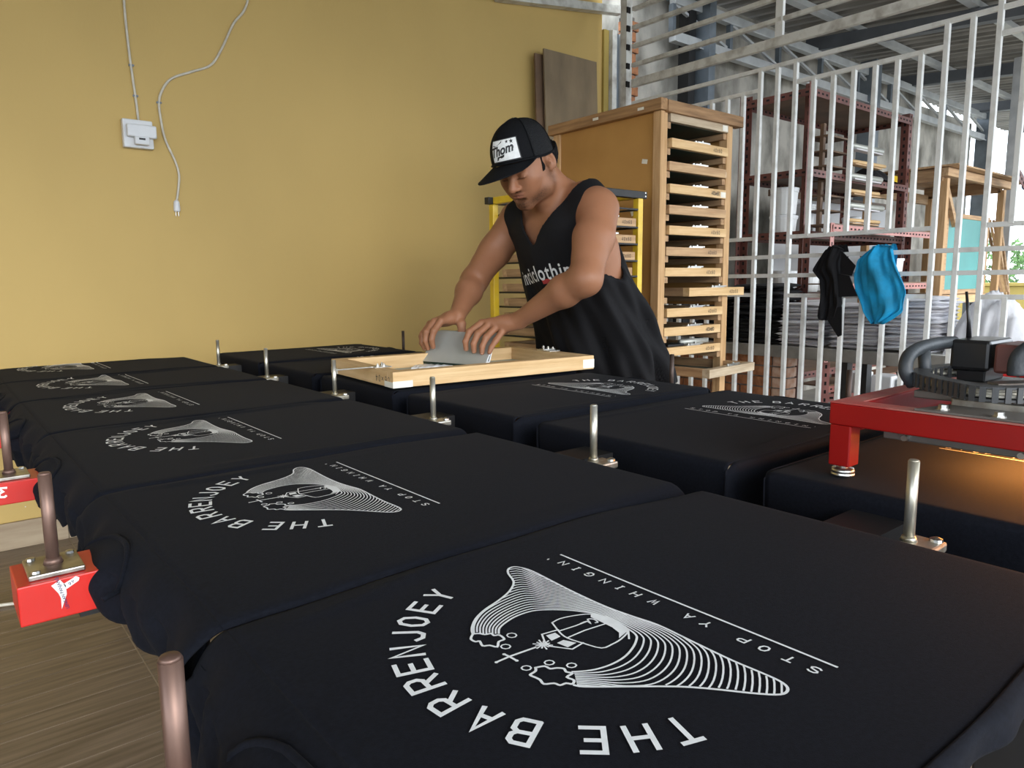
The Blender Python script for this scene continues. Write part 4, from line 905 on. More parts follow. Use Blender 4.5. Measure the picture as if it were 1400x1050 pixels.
def pl_(tab):
    def f(v):
        for (a,c1,h1),(b,c2,h2) in zip(tab[:-1],tab[1:]):
            if v <= b: t = (v-a)/(b-a); return c1+(c2-c1)*t, h1+(h2-h1)*t
        return tab[-1][1:]
    return f
rag('black_rag','limp black cloth hung over the white fence rail','tank',0,0,.915,1.298,pl_([(0,1.905,.045),(.18,1.935,.060),(.3,1.945,.075),(.45,1.915,.055),(.8,1.91,.060),(1,1.925,.052)]),3,1.2)
g = MB(); g.add([(FX-.055,1.86,1.27),(FX-.058,1.78,1.19),(FX-.055,1.80,1.14),(FX-.05,1.86,1.15)],[(0,1,2,3)]); g.add([(FX-.055,1.87,1.15),(FX-.058,1.81,1.14),(FX-.06,1.762,1.035),(FX-.055,1.86,1.03)],[(0,1,2,3)]); g.add([(FX-.055,1.90,.97),(FX-.06,1.84,.98),(FX-.055,1.835,.83),(FX-.052,1.855,.82),(FX-.055,1.92,.915)],[(0,1,2,3,4)])
o = g.obj('rag_corner','tank',bpy.data.objects['black_rag']); s_ = o.modifiers.new('t','SOLIDIFY'); s_.thickness = .006
rag('blue_rag','bright blue cloth hung over the white fence beside the black one','blue',0,0,.905,1.290,pl_([(0,1.665,.055),(.15,1.69,.090),(.35,1.68,.115),(.6,1.655,.120),(.85,1.64,.100),(.95,1.65,.06),(1,1.66,.035)]),4,.4)

# ------------------------------------------------------------ annex : work table, brick pier, shirt stacks
wt = empty('work_table',(4.4,2.4,.0),'long grey slab work table behind the fence holding piles of shirts','table')
def Q(x,y,z): return (x-4.4,y-2.4,z)
MB().box(Q(3.93,1.30,.665),Q(4.285,3.45,.735)).obj('table_slab','slab',wt,bevel=.005)
for y in (1.36,1.9): MB().box(Q(3.96,y,0),Q(4.02,y+.06,.665)).box(Q(4.2,y,0),Q(4.26,y+.06,.665)).obj('table_leg','blacksteel',wt)
MB().bar(Q(3.99,1.40,.05),Q(3.99,1.62,.64),.05,.05).obj('diagonal_brace','blacksteel',wt)
bpz = empty('brick_pier',(4.03,2.30,0),'unplastered orange brick pier under the grey work table','wall')
bk_ = MB().box((0,0,0),(.11,.21,.058)).mesh('brick','brick'); bk2 = MB().box((0,0,0),(.11,.10,.058)).mesh('brick','bricklit')
for r in range(10):
    z = r*.0665
    o = link('brick',bk2,bpz,bevel=.003); o.location = (rnd.uniform(-.004,.004),rnd.uniform(-.006,.002),z)
    for c in range(5):
        o = link('brick',bk_,bpz,bevel=.003); o.location = (rnd.uniform(-.003,.003),.108+c*.222-(.11 if r%2 else 0)+(.11 if r%2 and c==0 else 0),z)
        if r%2 and c == 0: o.scale = (1,.5,1)
MB().box((.012,.006,0),(.10,1.0,.66)).obj('mortar','mortar',bpz)
def folded(w,d,h,seed,m,name='folded_shirt'):
    g_ = MB(); nu,nv = 22,14
    def f(u,v,s):
        a = (u-.5)*w; b = (v-.5)*d; e = min(u,1-u,v,1-v); z = h/2*s*min(1,(e*7)**.5)+.006*math.sin(a*17+seed)*math.cos(b*13+seed*2)
        rr = 1+.025*math.sin(seed*3+u*9); return (a*rr,b*rr,z)
    g_.grid(lambda u,v:f(u,v,1),nu,nv); g_.grid(lambda u,v:f(u,v,-1),nu,nv)
    return g_.mesh(name,m,True)
ORD = ['first','second','third','fourth','fifth','sixth','seventh','eighth','ninth','tenth','eleventh','twelfth','thirteenth','fourteenth','fifteenth','sixteenth','seventeenth']
stacks = [ # x, y, n, thickness, base, mats, label word, dy per item, w, d
 (4.115,2.83,13,.021,'blackshirt','bag','black shirts nearest the wooden rack',.28,.24),
 (4.11,2.50,17,.021,'blackshirt','bag','glossy bagged black shirts',.30,.32),
 (4.11,2.19,13,.019,'greyshirt','whiteshirt','pale shirts beside the black pile',.30,.27),
 (4.11,1.89,13,.019,'greyshirt','greyshirt','pale grey shirts below the rags',.30,.27),
 (4.11,1.60,15,.019,'whiteshirt','greyshirt','white shirts right of the blue rag',.32,.27),
]
for si,(x,y,n,h,ma_,mb_,lab,w,d) in enumerate(stacks):
    me_a = [folded(w,d,h*1.25,si*7+q,ma_) for q in range(3)]; me_b = [folded(w*1.03,d*1.03,h*1.3,si*5+q,mb_) for q in range(2)]
    for k in range(n):
        me = me_b[k%2] if (si == 1 and k >= 6 and k%2) or (si in (2,4) and k%4 == 3) else me_a[k%3]
        o = link('folded_shirt',me); sag = .012*math.sin(k/n*2+si)
        o.location = (x+rnd.uniform(-.012,.012),y+rnd.uniform(-.015,.015)+sag,.7365+h*.62+k*h); o.rotation_euler = (rnd.uniform(-.02,.02),rnd.uniform(-.02,.02),rnd.uniform(-.08,.08)+math.pi/2*0)
        pos = 'bottom' if k == 0 else 'top' if k == n-1 else None
        tag(o,(('lowest of the ' if k == 0 else 'topmost of the ') if pos else ORD[k]+' shirt up in the pile of ')+lab,'shirt','folded shirts: '+lab)
o = tag(MB().box((-.14,-.14,0),(.14,.14,.004)).obj('paper_sheet','paper'),'white paper spread on the grey table edge below the pale stacks','paper'); o.location = (4.10,1.44,.7355); o.rotation_euler = (0,0,.2)
t = empty('scissors',(4.05,1.42,.745),'small dark scissors lying on the white paper','scissors')
MB().tube([(0,0,0),(.03,.09,0)],.003,6).tube([(.03,0,0),(0,.09,0)],.003,6).obj('blades','steel',t)
for s in (0,.034): MB().tube([(s+.014*math.cos(a)-.002,-.012+.014*math.sin(a),0) for a in [k*math.pi/6 for k in range(12)]],.003,6,closed=True).obj('handle_ring','blackplastic',t)
# white plastic bags and box near the right
t = tag(MB().grid(lambda u,v:(4.12+.26*(v-.5)*(1+.1*math.sin(u*40)),1.26+.36*(u-.5),.735+.30*math.sin(math.pi*v)**.6*math.sin(math.pi*u)**.5*(1+.10*math.sin(u*23+v*17))),24,18).obj('plastic_bag','whiteshirt',smooth=True),'crumpled white plastic bag at the right end of the grey table','bag')

# ------------------------------------------------------------ annex : slotted angle shelving
def slotted(root,name,p,q,m,w=.04,up=(0,0,1),slots=True):
    """angle iron with its row of dark slots"""
    p = Vector(p); q = Vector(q); o = MB().bar(p,q,w,.004,up).obj(name,m,root)
    d = (q-p); L = d.length; d.normalize(); u = Vector(up); sd_ = d.cross(u).normalized(); u = sd_.cross(d)
    if slots:
        g_ = MB(); n = int(L/.05)
        for k in range(n):
            c = p+d*((k+.5)*L/n)
            g_.bar(c-d*.011,c+d*.011,w*.26,.0062,up)
        g_.obj('slot','hole',o,kind='stuff')
    return o
sh_ = empty('shelf_unit',(4.35,2.4,0),'tall brown slotted angle shelving behind the fence','shelf')
SXW,SYD = 1.42,.48
for x in (0,SXW):
    for y in (0,SYD):
        slotted(sh_,'upright',(x,y,0),(x,y,2.32),'angle',.055,up=(0,1,0))
        slotted(sh_,'upright',(x+(.027 if x == 0 else -.027),y+(.027 if y == 0 else -.027),0),(x+(.027 if x == 0 else -.027),y+(.027 if y == 0 else -.027),2.32),'angle',.055,up=(1,0,0))
for z in (2.28,1.80,1.42,1.03,.52):
    MB().box((.004,.004,z-.004),(SXW-.004,SYD-.004,z+.006)).obj('shelf_board','shelfboard',sh_)
    for y in (-.003,SYD+.003): slotted(sh_,'shelf_angle',(0,y,z-.015),(SXW,y,z-.015),'angle',.045,up=(0,1,0))
    for x in (-.003,SXW+.003): slotted(sh_,'shelf_angle',(x,0,z-.015),(x,SYD,z-.015),'angle',.045,up=(1,0,0))
pk_ = empty('shelf_unit',(4.30,2.20,0),'lower pink slotted angle shelf standing in front of the brown one','shelf')
for x in (0,1.46):
    slotted(pk_,'upright',(x,0,0),(x,0,1.46),'anglelit',.045,up=(0,1,0)); slotted(pk_,'upright',(x,.16,0),(x,.16,1.46),'angle',.045,up=(1,0,0))  # front uprights carry the painted-in light, rear ones stay brown
for z in (1.45,1.09,.46):
    slotted(pk_,'shelf_angle',(0,-.004,z-.02),(1.46,-.004,z-.02),'anglelit',.04,up=(0,1,0))
    MB().box((.0,.0,z),(1.46,.17,z+.008)).obj('shelf_board','shelfboard',pk_)
def bucket(x,y,z,r,h,m,label,lid=True,name='bucket'):
    t = empty(name,(x,y,z),label,'bucket' if name == 'bucket' else 'pot')
    MB().lathe([(r*.86,0),(r*.9,.01),(r,h*.9),(r*1.05,h*.91),(r*1.05,h)],n=20).obj('pail_body' if name=='bucket' else 'pot_body',m,t,smooth=False)
    if lid: MB().lathe([(r*1.08,h),(r*1.08,h+.012),(r*.9,h+.016)],n=20).obj('lid','whiteplastic',t)
    return t
bucket(4.50,2.64,1.428,.085,.10,'frosted','low white tub at the left end of the second shelf')
bucket(4.50,2.64,1.546,.085,.16,'frosted','tall white bucket stacked on the low tub, second shelf')
bucket(4.78,2.66,1.428,.075,.19,'frosted','clear jar of pale blue stuff on the second shelf, beside the white bucket')
bucket(4.58,2.66,1.038,.085,.13,'whiteplastic','white pot on the shelf level with the upper fence rails')
bucket(4.82,2.62,1.038,.07,.12,'frosted','small clear pot on the shelf, right of the white pot')
bucket(5.25,2.29,1.10,.11,.16,'frosted','white basin bucket left of the black rag',False)
bucket(5.25,2.55,1.428,.06,.12,'whiteplastic','white kettle shaped pot on the second shelf behind the bars')
bucket(5.45,2.50,1.428,.055,.10,'blackplastic','dark round pot on the second shelf')
# comb rack of squeegees
cb_ = empty('squeegee_rack',(4.62,2.48,1.43),'brown notched rack holding pale squeegees on the tall shelving','rack')
g = MB(); g.box((.05,0,0),(.08,.025,.70)); g.obj('rack_post','shelfboard',cb_); MB().box((.05,.10,0),(.08,.125,.70)).obj('rack_post','shelfboard',cb_)
for k in range(7): MB().box((.045,-.04,.045+k*.095),(.30,.12,.055+k*.095)).obj('rack_tray','shelfboard',cb_); MB().bar((.055,-.04,.055+k*.095),(.085,-.04,.12+k*.095),.02,.02).obj('notch_lug','shelfboard',cb_)
for k in range(6):
    t = empty('squeegee',(4.84,2.43+.0*k,1.4935+k*.095),['lowest','second lowest','third','fourth','fifth','topmost'][k]+' squeegee lying in the brown notched rack','squeegee',group='squeegees in the notched rack')
    MB().tube([(-.03,-.06,.02),(.40+.04*math.sin(k*2),-.08,.02)],.020 if k%2 else .012,10).obj('holder_tube','alu' if k%2 else 'pine',t,smooth=True)
    MB().box((-.02,-.10,-.008),(.36,-.05,.0)).obj('blade_board','greyshirt' if k%2 else 'oldpine',t)
t = tag(MB().grid(lambda u,v:(5.15+.45*u,2.5+.28*(v-.5),1.807+.09*math.sin(math.pi*u)*math.sin(math.pi*v)*(1+.3*math.sin(u*21))),16,10).obj('black_bundle','blackshirt',smooth=True),'black bundle lying on the upper shelf','bundle')
tag(MB().box((5.58,2.42,1.807),(5.66,2.5,1.87)).obj('yellow_box','yellowsteel',bevel=.004),'small yellow box at the right end of the upper shelf','box')
tag(MB().box((4.7,2.405,1.43),(5.1,2.47,1.47)).obj('white_carton','paper',bevel=.003),'flat white carton on the front edge of the second shelf','box')
tag(MB().box((5.3,2.36+.06,1.43),(5.6,2.47,1.46)).obj('white_carton','paper',bevel=.003),'second flat white carton further right on the same shelf','box')
# stuff below the work table
ls = empty('shelf_unit',(4.38,1.70,0),'low pink slotted shelf under the grey work table','shelf')
slotted(ls,'shelf_angle',(-.12,.46,.40),(.45,-.20,.46),'anglelit',.05,up=(1,1,0)); slotted(ls,'upright',(-.13,.47,0),(-.13,.47,.62),'anglelit',.045,up=(1,1,0)); slotted(ls,'upright',(.45,-.2,0),(.45,-.2,.62),'anglelit',.045,up=(1,1,0))
MB().box((-.02,-.15,.40),(.40,.50,.41)).obj('shelf_board','shelfboard',ls)
for k,(x,y,w_,d_,h_) in enumerate([(4.42,2.08,.14,.12,.14),(4.46,1.93,.15,.12,.13),(4.50,1.79,.15,.12,.12),(4.52,1.64,.13,.11,.11)]):
    tag(MB().box((x,y-d_/2,.4115),(x+w_,y+d_/2,.4115+h_)).obj('storage_box','whiteplastic',bevel=.008),['leftmost white box under the work table','white box second from the left under the work table','third white box under the work table, with a blue patch','rightmost white box under the work table'][k],'box')
for k,(x,y,r,h,m,l) in enumerate([(4.22,1.84,.055,.15,'green','green ink pot on the floor shelf under the work table'),(4.26,1.83,.04,.10,'lime','yellow pot standing on the green one'),(4.20,1.665,.048,.16,'pink','pink ink pot beside the green one'),(4.22,1.56,.05,.15,'lime','yellow ink pot at the right of the pink one'),(4.18,2.10,.085,.12,'whiteplastic','round white tub on the floor left of the dark pots'),(4.3,1.95,.07,.12,'blackplastic','dark pot between the white tub and the green pot')]):
    z0 = .20 if k != 1 else .352
    bucket(x,y,z0,r,h,m,l,lid=(k not in (0,)),name='ink_pot')
lb = empty('low_bench',(4.28,1.85,0),'low dark bench carrying the ink pots under the work table','bench')
MB().box((-.22,-.5,.17),(.22,.5,.199)).obj('bench_top','shelfboard',lb)
for x in (-.2,.17):
    for y in (-.48,.45): MB().box((x,y,0),(x+.03,y+.03,.17)).obj('leg','blacksteel',lb)

# ------------------------------------------------------------ annex : exposure table with teal screen, boards, angles
eb = empty('exposure_table',(5.9,2.2,0),'tall pine frame table with a raised plank top at the right of the annex','table')
MB().box((-.05,-.05,1.86),(1.35,.0,1.92)).obj('front_plank','oldpine',eb,bevel=.004)
MB().box((-.07,-.12,1.925),(1.65,.66,1.937)).obj('top_board','oldpine',eb)
MB().box((-.02,0,1.83),(.03,.60,1.92)).obj('cross_plank','oldpine_y',eb); MB().box((1.20,0,1.83),(1.25,.60,1.92)).obj('cross_plank','oldpine_y',eb)
MB().box((-.05,.56,1.78),(1.35,.60,1.86)).obj('back_plank','oldpine',eb)
for x,y in ((0,0),(1.20,0),(0,.56),(1.20,.56)): MB().box((x,y-.03,0),(x+.05,y+.02,1.85)).obj('post','post',eb,bevel=.003)
MB().box((0,-.02,.93),(1.25,.02,.99)).obj('lower_rail','pine',eb); MB().box((0,.52,.93),(1.25,.56,.99)).obj('lower_rail','oldpine',eb)
MB().box((.02,.0,.985),(1.22,.54,.995)).obj('lower_board','oldpine',eb)
MB().bar((.04,.0,1.82),(.28,.0,1.52),.03,.04).obj('corner_brace','oldpine',eb)
ts = empty('printing_screen',(6.08,2.22,1.0),'large teal coated screen leaning in the pine table','screen')
MB().box((0,0,0),(.04,.03,.62)).box((.86,0,0),(.90,.03,.62)).box((.04,0,0),(.86,.03,.035)).box((.04,0,.585),(.86,.03,.62)).obj('frame_bars','oldpine',ts,bevel=.002)
MB().box((.03,.008,.03),(.87,.014,.59)).obj('coated_mesh','teal',ts)
for k in range(5):
    tag(MB().bar((7.20+.07*k,2.16+.0*k,1.0 if k<3 else .8),(7.14+.085*k,2.30,1.62),.03,.02).obj('wood_strip','pine' if k%2 else 'oldpine'),['leftmost','second','third','fourth','rightmost'][k]+' of the thin wood strips leaning right of the teal screen','strip',group='leaning wood strips')
t = empty('grey_board',(5.3,3.2,0),'large pale grey board standing behind the shelving','board'); MB().box((0,0,.7),(2.1,.03,1.78)).obj('board_face','greyboard',t,bevel=.003); MB().box((-.02,-.01,1.78),(2.12,.04,1.83)).obj('board_cap','shelfboard',t); MB().box((.2,0,0),(.26,.03,.7)).box((1.8,0,0),(1.86,.03,.7)).obj('board_leg','shelfboard',t)
tag(MB().grid(lambda u,v:(6.90+.20*u,2.12+.03*math.sin(u*18),.94-.30*v*(1+.05*math.sin(u*9))),14,8).obj('flowered_rag','magenta',smooth=True),'small patterned rag hanging from the pine table','cloth')
tag(MB().tube(smooth_line([(6.0,2.12,.62),(6.2,2.1,.66),(6.32,2.1,.78),(6.33,2.1,.93)],6),.008,8).obj('black_hose','blackplastic',smooth=True),'thin black hose curving below the pine table','hose')
tag(MB().box((5.9,1.75,.45),(6.5,1.78,.80)).box((5.9,1.75,0),(5.94,1.78,.45)).box((6.46,1.75,0),(6.5,1.78,.45)).obj('display_board','whiteshirt',bevel=.01),'white panel standing below the pine table','board')
# little side table with cartons at far right
sd2 = empty('side_table',(6.1,1.25,0),'pale side table with cartons at the right beyond the fence','table')
MB().box((0,0,.60),(.9,.55,.63)).obj('table_top','whiteplastic',sd2); 
for x in (.02,.84):
    for y in (.02,.49): MB().box((x,y,0),(x+.04,y+.04,.60)).obj('leg','white',sd2)
tag(MB().box((6.15,1.30,.631),(6.5,1.6,.74)).obj('white_carton','paper',bevel=.006),'white carton on the side table','box')
tag(MB().box((6.3,1.4,.741),(6.55,1.58,.80)).obj('orange_box','orange',bevel=.004),'orange box on top of the white carton','box')
# diagonal angle irons leaning at far right
for k,(a,b,m,l) in enumerate([((6.6,1.95,1.95),(9.0,1.75,.35),'angle','upper of the brown angle irons leaning diagonally at the far right'),((6.75,1.9,1.55),(8.2,1.8,.75),'angle','lower brown angle iron leaning diagonally at the far right'),((6.7,2.0,2.0),(9.2,1.85,.7),'greysteel','grey pipe tied to the diagonal angle irons')]):
    r_ = empty('angle_iron',a,l,'iron bar'); d_ = Vector(b)-Vector(a); slotted(r_,'angle_bar',(0,0,0),tuple(d_),m,.07,up=(0,1,0))
tag(MB().ell((6.85,1.93,1.84),(.05,.05,.045),nu=10,nv=6).obj('tied_rag','blue',smooth=True),'blue rag knotted round the diagonal irons','cloth')
tag(MB().box((7.75,2.3,0),(7.83,2.38,3.06)).obj('steel_column','trussgrey',bevel=.004),'pale steel column at the right behind the pine table','column')
tag(MB().box((7.0,2.85,0),(7.45,2.95,1.35)).obj('concrete_stub','concrete'),'short raw concrete stub wall behind the pine table','wall')
# ------------------------------------------------------------ the man (one continuous surface from a smooth distance field)
class Fld:
    """list of primitives: (fn(P)->d, blend, sign)"""
    def __init__(s): s.p = []
    def cone(s, a, b, ra, rb, k=.01):
        a = np.array(a,float); b = np.array(b,float); ba = b-a; L2 = (ba@ba)+1e-12
        def f(P):
            t = np.clip(((P-a)@ba)/L2,0,1); return np.linalg.norm(P-a-t[...,None]*ba,axis=-1)-(ra+(rb-ra)*t)
        s.p.append((f,k,1)); return s
    def chain(s, pts, rs, k=.01):
        for i in range(len(pts)-1): s.cone(pts[i],pts[i+1],rs[i],rs[i+1],k)
        return s
    def ell(s, c, r, R=None, k=.01, sign=1):
        c = np.array(c,float); r = np.array(r,float); R = np.eye(3) if R is None else np.array(R)
        def f(P):
            q = (P-c)@R; m = np.linalg.norm(q/r,axis=-1); g = np.linalg.norm(q/(r*r),axis=-1)+1e-9
            return np.where(m < 1e-6, -r.min(), m*(m-1)/g)
        s.p.append((f,k,sign)); return s
    def eval(s, P, idx=None):
        d = None
        for i,(f,k,sg) in enumerate(s.p):
            if idx is not None and not idx[i]: continue
            e = f(P)
            if d is None: d = e; continue
            if sg > 0: h = np.maximum(k-np.abs(d-e),0)/k; d = np.minimum(d,e)-h*h*k*.25
            else: e = -e; h = np.maximum(k-np.abs(d-e),0)/k; d = np.maximum(d,e)+h*h*k*.25
        return d
def iso(fld, lo, hi, h, post=None, B=14):
    lo = np.array(lo,float); n = np.ceil((np.array(hi)-lo)/h/B).astype(int)
    N = n*B+1; D = np.full(tuple(N), 1.0, np.float32); rad = B*h*.9
    bl = np.stack(np.meshgrid(*[np.arange(k) for k in n],indexing='ij'),-1).reshape(-1,3)
    cen = lo+(bl+.5)*B*h
    ds = np.stack([f(cen) for f,k,sg in fld.p],1) if isinstance(fld,Fld) else None
    dc = fld.eval(cen) if isinstance(fld,Fld) else fld(cen)
    ar = np.arange(B+1)*h; G = np.stack(np.meshgrid(ar,ar,ar,indexing='ij'),-1)
    for q in range(len(bl)):
        a = bl[q]*B; sl = (slice(a[0],a[0]+B+1),slice(a[1],a[1]+B+1),slice(a[2],a[2]+B+1))
        if abs(dc[q]) > rad*1.6+.02:
            D[sl] = np.where(D[sl] == 1.0, 1.0 if dc[q] > 0 else -.9, D[sl]); continue
        P = lo+a*h+G
        if ds is not None:
            pos = [ds[q,i] for i in range(len(fld.p)) if fld.p[i][2] > 0]; m = min(pos)
            idx = [(ds[q,i] < m+2*rad+fld.p[i][1]) if fld.p[i][2] > 0 else (ds[q,i] < rad+fld.p[i][1]) for i in range(len(fld.p))]
            v = fld.eval(P,idx)
        else: v = fld(P)
        D[sl] = v
    ins = D < 0
    c8 = [ins[i:N[0]-1+i, j:N[1]-1+j, k:N[2]-1+k] for i in (0,1) for j in (0,1) for k in (0,1)]
    al = c8[0].copy(); an = c8[0].copy()
    for c in c8[1:]: al &= c; an |= c
    mix = an & ~al; cells = np.argwhere(mix); idm = -np.ones(mix.shape,np.int64); idm[mix] = np.arange(len(cells))
    acc = np.zeros((len(cells),3)); cnt = np.zeros(len(cells))
    offs = [(i,j,k) for i in (0,1) for j in (0,1) for k in (0,1)]
    vals = {o: D[cells[:,0]+o[0],cells[:,1]+o[1],cells[:,2]+o[2]] for o in offs}
    for o in offs:
        for ax in range(3):
            if o[ax]: continue
            o2 = list(o); o2[ax] = 1; o2 = tuple(o2); a_ = vals[o]; b_ = vals[o2]; cr_ = (a_ < 0) != (b_ < 0)
            t = np.where(cr_, a_/(a_-b_+1e-12), 0); t = np.clip(t,0,1)
            p = np.repeat(np.array(o,float)[None],len(cells),0); p[:,ax] = t
            acc += p*cr_[:,None]; cnt += cr_
    V = lo+(cells+acc/cnt[:,None])*h
    F = []
    for ax in range(3):
        s0 = [slice(None)]*3; s1 = [slice(None)]*3; s0[ax] = slice(0,-1); s1[ax] = slice(1,None)
        e = ins[tuple(s0)] != ins[tuple(s1)]; E = np.argwhere(e); o1,o2 = [(1,2),(2,0),(0,1)][ax]
        ok = (E[:,o1] > 0)&(E[:,o2] > 0)&(E[:,o1] < N[o1]-1)&(E[:,o2] < N[o2]-1); E = E[ok]
        def ci(d1,d2):
            q = E.copy(); q[:,o1] -= d1; q[:,o2] -= d2; return idm[q[:,0],q[:,1],q[:,2]]
        quad = np.stack([ci(0,0),ci(1,0),ci(1,1),ci(0,1)],1); fl_ = ins[E[:,0],E[:,1],E[:,2]]
        quad[~fl_] = quad[~fl_][:,::-1]
        quad = quad[(quad >= 0).all(1)]; F.append(quad)
    F = np.concatenate(F)
    me = bpy.data.meshes.new('iso'); me.vertices.add(len(V)); me.vertices.foreach_set('co',V.astype(np.float32).ravel())
    me.loops.add(F.size); me.loops.foreach_set('vertex_index',F.astype(np.int32).ravel())
    me.polygons.add(len(F)); me.polygons.foreach_set('loop_start',np.arange(0,F.size,4,dtype=np.int32))
    me.polygons.foreach_set('use_smooth',np.ones(len(F),bool)); me.update(calc_edges=True); me.validate()
    return me,V
A3 = np.array
# head frame
HC = A3((1.447,1.698,1.472))
def basis(yaw, pitch, roll=0):
    """columns: forward, left, up ; yaw measured from -X towards -Y (the camera side)"""
    f = A3((-math.cos(yaw)*math.cos(pitch), -math.sin(yaw)*math.cos(pitch), -math.sin(pitch)))
    l = A3((math.sin(yaw)*1.0, -math.cos(yaw), 0)); l = l-f*(l@f); l /= np.linalg.norm(l); u = np.cross(f,l)
    l2 = l*math.cos(roll)+u*math.sin(roll); u2 = -l*math.sin(roll)+u*math.cos(roll)
    return np.stack([f,l2,u2],1)
HB = basis(math.radians(17), math.radians(34), math.radians(2))
def hw(p): return HC+HB@A3(p,float)
def headfield(S):
    def sq(p): return (p[0],p[1],p[2]*.87 if p[2] < 0 else p[2])
    def e(c,r,k=.012,R=None,sign=1): S.ell(hw(sq(c)),r,HB if R is None else HB@R,k,sign)
    def c(a,b,ra,rb,k=.01): S.cone(hw(sq(a)),hw(sq(b)),ra,rb,k)
    e((-.012,0,.032),(.094,.074,.086),.02)
    e((.030,0,-.022),(.058,.060,.080),.03)
    for s in (-1,1):
        c((-.012,s*.056,-.045),(.012,s*.050,-.085),.017,.015,.03)
        c((.012,s*.050,-.085),(.068,s*.014,-.107),.015,.013,.03)
        e((.056,s*.040,-.022),(.022,.021,.018),.025)            # cheekbone
        e((.062,s*.030,-.052),(.020,.018,.022),.025)            # cheek
        c((.078,s*.038,.022),(.088,s*.012,.018),.008,.009,.014) # brow ridge
    e((.074,0,-.104),(.016,.020,.015),.022)                     # chin
    e((.070,0,-.065),(.022,.028,.024),.02)                      # muzzle
    for s in (-1,1):
        e((.098,s*.031,.002),(.016,.019,.011),.010,sign=-1)     # socket
        e((.0735,s*.031,.000),(.0135,.0155,.0130),.004)         # lidded eye
        c((.0855,s*.045,-.003),(.0885,s*.020,-.006),.0016,.0018,.003)
    c((.084,0,.012),(.102,0,-.018),.0085,.0095,.012)            # nose bridge
    c((.100,0,-.020),(.109,0,-.031),.0095,.0115,.010)
    for s in (-1,1):
        e((.098,s*.0125,-.035),(.0105,.0075,.0078),.006)
        e((.103,s*.0065,-.0425),(.005,.0032,.003),.003,sign=-1)
    e((.0885,0,-.0585),(.0085,.0235,.0052),.005)                # upper lip
    e((.0865,0,-.0685),(.0085,.0200,.0062),.005)                # lower lip
    e((.0975,0,-.0633),(.0085,.0245,.0010),.002,sign=-1)        # mouth line
    e((.084,0,-.082),(.006,.016,.005),.012,sign=-1)
    Re = np.array(Matrix.Rotation(math.radians(16),3,'Y')); 
    for s in (-1,1):
        Rz = np.array(Matrix.Rotation(math.radians(-22*s),3,'Z'))@Re
        e((-.012,s*.0790,-.002),(.018,.0075,.032),.006,Rz)      # ear
        e((-.008,s*.0865,.000),(.0105,.0065,.021),.003,Rz,sign=-1)
        e((-.003,s*.082,-.004),(.0045,.0045,.008),.003,Rz)
        e((-.006,s*.0765,-.030),(.008,.0055,.009),.004,Rz)      # lobe
S = Fld()
# trunk
S.ell((1.615,1.715,1.255),(.098,.152,.150),k=.03)
S.ell((1.572,1.650,1.285),(.050,.070,.055),k=.03); S.ell((1.572,1.78,1.285),(.050,.070,.055),k=.03)
S.ell((1.700,1.715,1.08),(.085,.135,.20),k=.04)
S.cone((1.765,1.715,.97),(1.80,1.715,.90),.095,.10,.03)
shL = A3((1.590,1.535,1.333)); shR = A3((1.575,1.895,1.325)); nb = A3((1.628,1.715,1.370))
S.cone(nb,(1.605,1.60,1.372),.052,.046,.04); S.cone((1.605,1.60,1.372),shL+A3((.0,.02,.006)),.046,.056,.04)
S.cone(nb,(1.600,1.83,1.366),.052,.046,.04); S.cone((1.600,1.83,1.366),shR+A3((0,-.02,.006)),.046,.054,.04)
for s in (-1,1): S.cone((1.64,1.715+s*.112,1.22),(1.69,1.715+s*.112,1.06),.080,.080,.04)
# neck to head
S.cone(nb+A3((.002,0,-.01)),hw((-.035,0,-.035)),.060,.056,.035)
S.cone(nb+A3((-.03,0,-.03)),hw((.005,0,-.060)),.045,.040,.03)
for s in (-1,1): S.cone(hw((-.025,s*.045,-.045)),A3((1.575,1.715-s*.035,1.352)),.014,.013,.03)
# collar bones
for s in (-1,1): S.cone((1.555,1.715-s*.025,1.338),(1.578,1.715-s*.14,1.378),.011,.012,.03)
# left (near) arm
elL = A3((1.452,1.448,1.128)); wrL = A3((1.412,1.694,1.006))
S.cone(shL,shL*.55+elL*.45+A3((.004,-.006,.004)),.063,.055,.03); S.cone(shL*.55+elL*.45+A3((.004,-.006,.004)),elL,.053,.043,.02)
S.cone(shL*.62+elL*.38+A3((-.024,.004,-.005)),shL*.3+elL*.7+A3((-.012,.004,.0)),.036,.034,.03)     # biceps
S.cone(elL,elL*.70+wrL*.30+A3((.0,.0,.004)),.042,.046,.03); S.cone(elL*.70+wrL*.30+A3((.0,.0,.004)),wrL,.045,.0255,.02)
# right (far) arm
elR = A3((1.492,2.030,1.128)); wrR = A3((1.348,1.932,1.014))
S.cone(shR,shR*.5+elR*.5,.060,.052,.03); S.cone(shR*.5+elR*.5,elR,.052,.043,.02)
S.cone(shR*.62+elR*.38+A3((-.022,-.004,-.004)),shR*.3+elR*.7+A3((-.012,0,0)),.034,.032,.03)
S.cone(elR,elR*.68+wrR*.32,.042,.044,.03); S.cone(elR*.68+wrR*.32,wrR,.043,.0255,.02)
